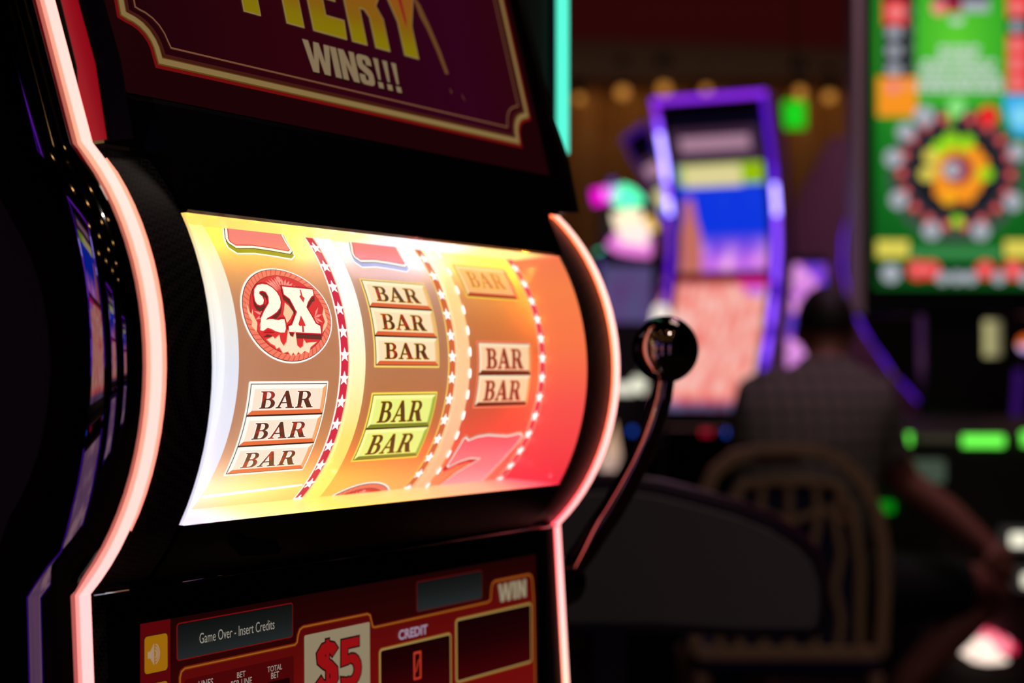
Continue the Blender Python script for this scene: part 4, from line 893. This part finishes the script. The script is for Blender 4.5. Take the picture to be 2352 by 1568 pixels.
shell(el(2264, 1448, 8, 5, -50), SRD, 2); shell(el(2296, 1460, 7, 4, 60), SRD, 2); shell(el(2322, 1486, 12, 4, 95), SRD, 2)
shell(el(2236, 1496, 4, 5), BLK2, 3)

# cream poster lit behind the terminal, and a dim violet column light beyond it
q = at(2240, 780, 7.5); pw = at(2295, 0, 7.5).x-q.x
t = empty('light_box', (q.x, 7.5, 0), 0, 'pale yellow lit picture box seen under the roulette display', 'sign')
zt, zb = at(0, 736, 7.5).z, at(0, 818, 7.5).z
B().box(-pw-.02, pw+.02, .01, .10, zb-.02, zt+.02).build('case', BLK2, t, bevel=.005)
B().box(-pw, pw, 0, .012, zb, zt).build('picture', mat('poster_cream', (0, 0, 0), .5, build=lambda nt, p: (nt.links.new(ramp(nt, [(0, S(150, 140, 95)), (.18, S(190, 172, 118)), (.28, S(232, 195, 142)), (.46, S(232, 195, 142)), (.50, S(170, 170, 105)), (.75, S(185, 178, 125)), (1, S(85, 78, 60))], axis01(nt, 0, -pw, pw)), p.inputs['Emission Color']), p.inputs['Emission Strength'].__setattr__('default_value', .95))), t)
B().box(-.02, .02, .03, .07, 0, zb-.02).build('post', BLK2, t); B().box(-.2, .2, -.05, .15, 0, .03).build('foot', BLK2, t)
q = at(2330, 900, 6.5); t = empty('light_column', (q.x, 6.5, 0), 0, 'dim violet light column standing at the far right above the green-lit rim', 'lamp')
B().tube([(0, 0, at(0, 1000, 6.5).z), (.02, 0, at(0, 850, 6.5).z)], .018, 16).build('tube', lit('column_violet', S(48, 14, 92), 1), t, smooth=True, auto=R(60)); B().box(-.04, .04, -.04, .04, 0, at(0, 1000, 6.5).z).build('stand', BLK2, t)
q = at(2358, 790, 5.6); t = empty('globe_lamp', (q.x, 5.6, 0), 0, 'orange and lilac glowing globe cut by the right edge, below the display', 'lamp')
B().ball((0, 0, q.z), .032, nu=24, nv=16).build('globe', glow('globe_colours', 2, q.z-.03, q.z+.03, [(0, S(150, 120, 240)), (.35, S(245, 205, 225)), (.5, S(235, 110, 40)), (1, S(230, 90, 30))], 1), t, smooth=True)
B().tube([(0, 0, .02), (0, 0, q.z-.03)], .012, 12).build('stem', BLK2, t); B().tube([(0, 0, 0), (0, 0, .02)], .13, 24).build('foot', BLK2, t)

# ------------------------------------------------------------------ man on the carved chair
def hull(parts, name, m, parent, voxel=.012, smooth=6, loc=None):
    o = parts.build(name, m, parent, weld=True)
    r = o.modifiers.new('fuse', 'REMESH'); r.mode = 'VOXEL'; r.voxel_size = voxel; r.use_smooth_shade = True
    if smooth: s = o.modifiers.new('smooth', 'SMOOTH'); s.iterations = smooth; s.factor = .5
    return o
MO = Vector((at(1850, 1420, 4.15).x, 4.15, 0))
def PP(px, py, Y): return at(px, py, Y)-MO
man = empty('person', MO, 0, 'person seen from behind in dark plaid short-sleeved shirt, seated, right arm reaching down', 'person')
SKIN = mat('skin', (.34, .115, .08), .55)
def plaid_b(nt, p):
    tc = nt.nodes.new('ShaderNodeTexCoord'); s = nt.nodes.new('ShaderNodeSeparateXYZ'); nt.links.new(tc.outputs['Object'], s.inputs[0])
    def line(ax, sc, th):
        m = N(nt, 'ShaderNodeMath', operation='MULTIPLY'); m.inputs[1].default_value = sc; nt.links.new(s.outputs[ax], m.inputs[0])
        f = N(nt, 'ShaderNodeMath', operation='FRACT'); nt.links.new(m.outputs[0], f.inputs[0])
        g = N(nt, 'ShaderNodeMath', operation='LESS_THAN'); g.inputs[1].default_value = th; nt.links.new(f.outputs[0], g.inputs[0]); return g.outputs[0]
    a = N(nt, 'ShaderNodeMath', operation='ADD'); nt.links.new(line(0, 23, .4), a.inputs[0]); nt.links.new(line(2, 23, .4), a.inputs[1])
    h = N(nt, 'ShaderNodeMath', operation='MULTIPLY'); h.inputs[1].default_value = .5; nt.links.new(a.outputs[0], h.inputs[0])
    nt.links.new(ramp(nt, [(0, (.27, .22, .20, 1)), (.5, (.19, .18, .165, 1)), (1, (.06, .085, .075, 1))], h.outputs[0]), p.inputs['Base Color'])
PLAID = mat('plaid_cloth', rough=.9, build=plaid_b, spec=.1)
b = B()
def lim(pts, rad, **k): b.tube([PP(*p) for p in pts], rad, 16, **k)
lim([(1848, 1335, 4.15), (1850, 1250, 4.12), (1868, 1000, 4.17), (1885, 900, 4.22)], [.13, .11, .12, .085])
lim([(1888, 880, 4.23), (1897, 830, 4.27), (1899, 780, 4.31)], [.066, .058, .058])
b.ball(PP(1895, 752, 4.335), .084, sc=(.92, 1.12, 1.22)); b.ball(PP(1900, 795, 4.38), .052, sc=(.95, 1, 1))
b.ball(PP(1903, 765, 4.435), .014, sc=(.7, 1.2, 1.4))                                       # nose
for sx in (-1, 1): b.ball(PP(1895+sx*66, 766, 4.33), .020, sc=(.45, .8, 1.35))              # ears
lim([(1752, 905, 4.22), (1715, 1060, 4.38), (1720, 1085, 4.40)], [.062, .048, .045]); lim([(1718, 1080, 4.40), (1790, 1100, 4.66)], [.043, .03])
lim([(1994, 905, 4.22), (2042, 1030, 4.25), (2078, 1110, 4.27)], [.066, .054, .046]); lim([(2075, 1105, 4.27), (2180, 1180, 4.22), (2278, 1262, 4.16)], [.047, .043, .028])
lim([(1920, 1350, 4.18), (2120, 1350, 4.28), (2290, 1345, 4.34)], [.095, .08, .06]); lim([(2288, 1345, 4.34), (2190, 1450, 4.32), (2085, 1560, 4.30), (2060, 1600, 4.30)], [.058, .056, .042, .036])
lim([(1790, 1350, 4.18), (1740, 1370, 4.60)], [.095, .062]); lim([(1740, 1370, 4.60), (1745, 1760, 4.55)], [.058, .038])
# right hand resting on the knee: palm, four fingers, thumb
b.ball(PP(2296, 1284, 4.14), .042, sc=(.95, .55, 1.05))
for k, (dx, dz, ln) in enumerate([(-14, 22, 30), (-2, 28, 36), (10, 28, 36), (22, 22, 30)]):
    b.tube([PP(2296+dx*.8, 1296, 4.13), PP(2300+dx*1.2, 1296+dz*.7, 4.125), PP(2302+dx*1.3, 1300+dz*.6+ln*.6, 4.15)], [.0095, .009, .0075], 10)
b.tube([PP(2276, 1272, 4.13), PP(2262, 1292, 4.12), PP(2264, 1312, 4.13)], [.011, .010, .008], 10)
body = hull(b, 'body', SKIN, man, .0085, 3)
B().grid([[ (PP(1895, 742, 4.325)+Vector((.0835*1.0*sin(pi*i/16)*cos(2*pi*j/32), .098*sin(pi*i/16)*sin(2*pi*j/32)-.004, .108*cos(pi*i/16)))) if True else None for j in range(32)] for i in range(10)], close=True).build('hair', mat('dark_hair', (.012, .007, .006), .6), man, smooth=True)
for sx in (-1, 1): B().ball(PP(1902+sx*24, 755, 4.425), .011, nu=14, nv=10).build('eye', mat('eye_white', (.5, .5, .5), .2), man, smooth=True)
b = B(); rows = []
for py, cx_, rx, ry, Y in [(1270, 1842, 150, .115, 4.13), (1205, 1846, 160, .13, 4.12), (1100, 1852, 166, .14, 4.13), (1000, 1862, 174, .145, 4.15), (940, 1872, 180, .135, 4.17), (900, 1879, 172, .12, 4.19), (872, 1886, 140, .10, 4.21), (850, 1892, 95, .08, 4.23), (834, 1897, 66, .074, 4.25), (816, 1899, 58, .066, 4.27)]:
    o = PP(cx_, py, Y); rows.append([(o.x+rx*.0012*cos(a), o.y+ry*sin(a), o.z) for a in [2*pi*j/36 for j in range(36)]])
b.grid(rows, close=True); n_ = len(b.v); b.f += [tuple(range(35, -1, -1)), tuple(range(n_-36, n_))]; b.m += [0, 0]
b.tube([PP(1945, 895, 4.20), PP(1994, 915, 4.21), PP(2020, 985, 4.23), PP(2042, 1062, 4.25)], [.075, .080, .070, .064], 20)
b.tube([PP(1800, 895, 4.20), PP(1750, 915, 4.22), PP(1728, 985, 4.30), PP(1722, 1030, 4.35)], [.075, .080, .072, .064], 20)
hull(b, 'shirt', PLAID, man, .011, 8)
b = B(); lim([(1848, 1300, 4.14), (1850, 1345, 4.16)], [.150, .155]); lim([(1915, 1352, 4.18), (2110, 1350, 4.28), (2215, 1347, 4.32)], [.112, .098, .085]); lim([(1790, 1352, 4.18), (1755, 1370, 4.50)], [.112, .09])
hull(b, 'shorts', mat('dark_shorts', (.006, .006, .008), .8), man, .014, 6)
for a_, c_ in (((2055, 1612, 4.31), (2030, 1635, 4.20)), ((1745, 1772, 4.52), (1745, 1785, 4.66))):
    b = B(); b.tube([PP(*a_), PP(*c_)], [.045, .038], 16); hull(b, 'shoe', mat('shoe_dark', (.01, .01, .01), .5), man, .01, 4)

# carved wooden chair he sits on
CY = 3.86; q = at(1812, 1400, CY); ch = empty('carved_chair', (q.x, CY, 0), 0, 'carved wooden chair with arched lattice back and navy upholstery, the man sits on it', 'chair')
WOOD = mat('carved_wood', (.52, .32, .18), .5); NAVY = mat('navy_cloth', (.012, .012, .075), .8); DWOOD = mat('dark_wood', (.07, .02, .015), .5)
def CP(px, py): p = at(px, py, CY); return (p.x-q.x, p.z)
def slat(name, pts, wd, m=WOOD, y0=-.015, y1=.015, par=None):
    L = stroke([CP(x, y) for x, y in pts], wd)[0]; return B().prism(L, y0, y1).build(name, m, par or ch, bevel=.004)
slat('back_frame', [(1598, 1500), (1594, 1350), (1596, 1240), (1612, 1150), (1640, 1085), (1685, 1048), (1740, 1036), (1812, 1034), (1884, 1036), (1935, 1060), (1985, 1110), (2016, 1180), (2028, 1260), (2030, 1350), (2022, 1500)], .030)
slat('inner_arch', [(1652, 1490), (1650, 1300), (1664, 1180), (1705, 1112), (1760, 1104), (1864, 1104), (1920, 1112), (1958, 1180), (1974, 1300), (1972, 1490)], .022)
for x, wv in ((1700, 8), (1752, -8), (1812, 0), (1872, 8), (1924, -8)):
    slat('lattice_slat', [(x, 1108 if x not in (1700, 1924) else 1140), (x+wv, 1190), (x-wv, 1270), (x+wv, 1350), (x-wv, 1420), (x, 1490)], .019, y0=-.010, y1=.010)
slat('lattice_rail', [(1660, 1200), (1740, 1170), (1812, 1200), (1890, 1170), (1960, 1200)], .018, y0=-.009, y1=.009)
slat('bottom_rail', [(1600, 1500), (2024, 1500)], .030)
slat('carry_handle', [(1730, 1054), (1832, 1054)], .030, DWOOD, -.022, .022)
B().prism([CP(x, y) for x, y in [(1640, 1490), (1640, 1300), (1655, 1170), (1700, 1095), (1920, 1095), (1968, 1170), (1985, 1300), (1985, 1490)]], .012, .030).build('back_panel', NAVY, ch, bevel=.003)
zs_ = CP(0, 1500)[1]
B().box(-.22, .24, .03, .46, zs_-.07, zs_-.02).build('seat', NAVY, ch, bevel=.02)
for x in (-.215, .225):
    for y in (.03, .44): B().tube([(x, y, 0), (x, y, zs_-.06)], [.014, .02], 12).build('leg', WOOD, ch, smooth=True, auto=R(50))

# near chair back in black
NY = 2.14; q3 = at(1400, 1400, NY); nc = empty('padded_chair', (q3.x, NY, 0), 0, 'big black padded chair back in the foreground, between the lever and the carved chair', 'chair')
def NP(px, py): p = at(px, py, NY); return (p.x-q3.x, p.z)
topc = [(1400, 1100), (1460, 1104), (1520, 1114), (1600, 1134), (1700, 1162), (1780, 1195), (1845, 1236), (1882, 1278), (1900, 1330), (1903, 1390), (1896, 1440), (1870, 1466)]
Rr = [NP(*p) for p in topc]; bot_ = [NP(1700, 1464), NP(1500, 1452)]
L = Rr+bot_+[(-x, z) for x, z in reversed(bot_)]+[(-x, z) for x, z in reversed(Rr[1:])]
cush = offs(L, -.016)
B().prism(L, 0, .035).build('back_shell', mat('shell_black', (.008, .006, .007), .30), nc, bevel=.012)
B().prism(cush, -.022, .004).build('back_cushion', mat('charcoal_vinyl', (.16, .165, .155), .6), nc, bevel=.014)
b = B(); b.tube([(x, .018, z+.002) for x, z in [(-x, z) for x, z in reversed(Rr)][1:]+Rr[1:]], .006, 10); b.build('piping', mat('piping_rim_light', (.10, .02, .07), .25), nc, smooth=True)  # purple rim light along the chair's edge, put into the piping colour
B().box(-.03, .03, .03, .06, .42, L[0][1]-.12).build('back_post', BLK2, nc, bevel=.005)
B().box(-.22, .22, -.05, .38, .38, .45).build('seat', mat('charcoal_vinyl'), nc, bevel=.03)
B().tube([(0, .15, .03), (0, .15, .38)], .035, 20).build('pedestal', CHR, nc, smooth=True, auto=R(50))
B().tube([(0, .15, 0), (0, .15, .03)], .22, 32).build('foot', CHR, nc, smooth=True, auto=R(50))

# ------------------------------------------------------------------ the room
def struct(name, b, m, parent=None): o = b.build(name, m, parent); o['kind'] = 'structure'; return o
def carpet_b(nt, p):
    nt.links.new(ramp(nt, [(0, (.012, .004, .006, 1)), (.5, (.03, .008, .012, 1)), (1, (.05, .025, .01, 1))], N_noise(nt, 6)), p.inputs['Base Color'])
struct('floor', B().box(-6, 8, -7, 13, -.05, 0), mat('carpet', rough=.95, build=carpet_b))
struct('ceiling', B().box(-6, 8, -7, 13, 5.0, 5.05), mat('ceiling_paint', (.05, .012, .012), .8))
struct('wall_left', B().box(-6.05, -6, -7, 13, 0, 5), mat('wall_maroon', (.08, .012, .014), .8)); struct('wall_right', B().box(8, 8.05, -7, 13, 0, 5), mat('wall_maroon'))
struct('wall_front', B().box(-6, 8, -7.05, -7, 0, 5), mat('wall_maroon'))
struct('wall_back', B().box(-6, 8, 13, 13.05, 0, 5), mat('wall_oxblood', (.30, .02, .03), .8))
struct('trim_2', B().box(-6, 8, 12.92, 13, 0, 2.35), mat('wainscot_dark', (.012, .007, .006), .7))
b = B(); rows = []                                  # long curved cornice stepping down to the right
for i in range(15):
    x = -2+i*.6; dz = -.02*x-.012*x*x*.3
    rows.append([(x, 12.98, 4.02+dz), (x, 12.80, 3.98+dz), (x, 12.72, 3.86+dz), (x, 12.60, 3.84+dz), (x, 12.55, 3.72+dz), (x, 12.42, 3.70+dz), (x, 12.38, 3.56), (x, 12.98, 3.54)])
b.grid(rows); struct('trim_1', b, mat('cornice_brown', (.22, .13, .085), .6))
b = B(); rows = []
for i in range(521):
    x = -2+i*.02; rows.append([(x, 12.86+.06*sin(x*17)+.02*sin(x*41+1), 3.55), (x, 12.86+.07*sin(x*17+.2)+.02*sin(x*41+1), 2.1)])
b.grid(rows); tag(b.build('curtain', mat('amber_curtain', (.60, .30, .09), .7), smooth=True), 'long amber pleated curtain glowing along the far wall under the cornice', 'curtain')
def arealight(name, loc, rot, sx, sy, e, c):
    l = bpy.data.lights.new(name, 'AREA'); l.shape = 'RECTANGLE'; l.size = sx; l.size_y = sy; l.energy = e; l.color = c
    o = bpy.data.objects.new(name, l); C.objects.link(o); o.location = loc; o.rotation_euler = rot; return o
arealight('curtain_light', (2, 12.55, 3.52), (R(25), 0, 0), 9, .08, 4.2, (1, .62, .28))
arealight('upper_wall_fill', (2, 12.5, 4.1), (R(150), 0, 0), 9, .08, .6, (1, .55, .45))  # unseen strip, added so the dark red upper wall shows
arealight('overhead_fill', (1.6, 2.9, 4.9), (0, 0, 0), 1.2, 1.2, 10, (1, .80, .68))  # unseen overhead fill, added for the man and his surroundings
sl = bpy.data.lights.new('fill_spot', 'SPOT'); sl.energy = 48; sl.color = (1, .86, .76); sl.spot_size = R(80); sl.spot_blend = .6; sl.shadow_soft_size = .04  # added spot out of view, brightens the near chair and the man
so = bpy.data.objects.new('fill_spot', sl); C.objects.link(so); so.location = (1.0, -1.0, 4.85); so.rotation_euler = (R(38), 0, R(-4))
arealight('pod_fill', (1.3, 4.2, 3.9), (R(22), 0, 0), .4, .4, 12, (1, .45, .80))  # magenta fill added to bring up the mauve side panels
arealight('cornice_light', (2, 10.5, 4.9), (R(40), 0, 0), 8, .3, 9, (1, .7, .5))
WARM = lit('downlight_warm', (1.0, .40, .07, 1), .62)
first = None
for px, py, s_ in ((1330, 226, .7), (1430, 212, 1), (1525, 204, 1), (1622, 206, .7), (1835, 213, 1), (1905, 222, .9)):
    p = at(px, py, 12.5)
    if first is None:
        first = t = empty('downlight', p, 0, 'x', 'lamp', 'downlights along the curtain')
        B().ball((0, 0, 0), .052, nu=20, nv=12).build('bulb', WARM, t, smooth=True)
        B().tube([(0, 0, .04), (0, 0, .28)], [.06, .05], 16).build('can', BLK2, t, smooth=True, auto=R(50))
    else: t = copy_tree(first)
    t.location = p; t.scale = (s_,)*3
    t['label'] = {1330: 'dim amber downlight nearest the teal tube, below the cornice', 1430: 'amber downlight between the teal tube and the violet machine', 1525: 'amber downlight just over the top left corner of the violet machine', 1622: 'faint amber downlight just over the top middle of the violet machine', 1835: 'amber downlight directly above the green sign', 1905: 'amber downlight between the green sign and the roulette display'}[px]
# small green sign hung from the ceiling
p = at(1826, 262, 8.0); t = empty('hanging_sign', (p.x, 8.0, p.z), 0, 'small bright green lit sign hanging right of the violet machine top', 'sign')
B().box(-.058, .058, 0, .03, -.072, .072).build('panel', lit('sign_green', (.0, .55, .004, 1), 1.0), t, bevel=.004)
b = B(); b.box(-.006, .006, -.006, 0, -.05, .05)
for z in (-.04, 0, .04): b.box(-.03, .03, -.006, 0, z-.006, z+.006)
b.build('bright_strokes', lit('sign_lime', (.03, .8, .03, 1), 1.0), t); B().tube([(0, .015, .06), (0, .015, 4.98-p.z)], .006, 8).build('hanger', BLK2, t)
# recessed lamps over the aisle
first = None; k = 0
spots = [(x, y) for y in (-5.2, -3.6, -2.0, -.4) for x in (-2.4, -1.0, .4, 1.8)]
for x, y in spots:
    if first is None:
        first = t = empty('ceiling_light', (x, y, 4.97), 0, 'round amber ceiling light over the aisle', 'lamp', 'ceiling lights over the aisle')
        B().tube([(0, 0, -.02), (0, 0, .02)], .10, 24).build('rim', BLK2, t); B().tube([(0, 0, -.035), (0, 0, -.018)], [.06, .07], 24).build('lens', lit('ceiling_lens', (1.0, .55, .16, 1), 9), t)
    else: t = copy_tree(first)
    t.location = (x, y, 4.97)
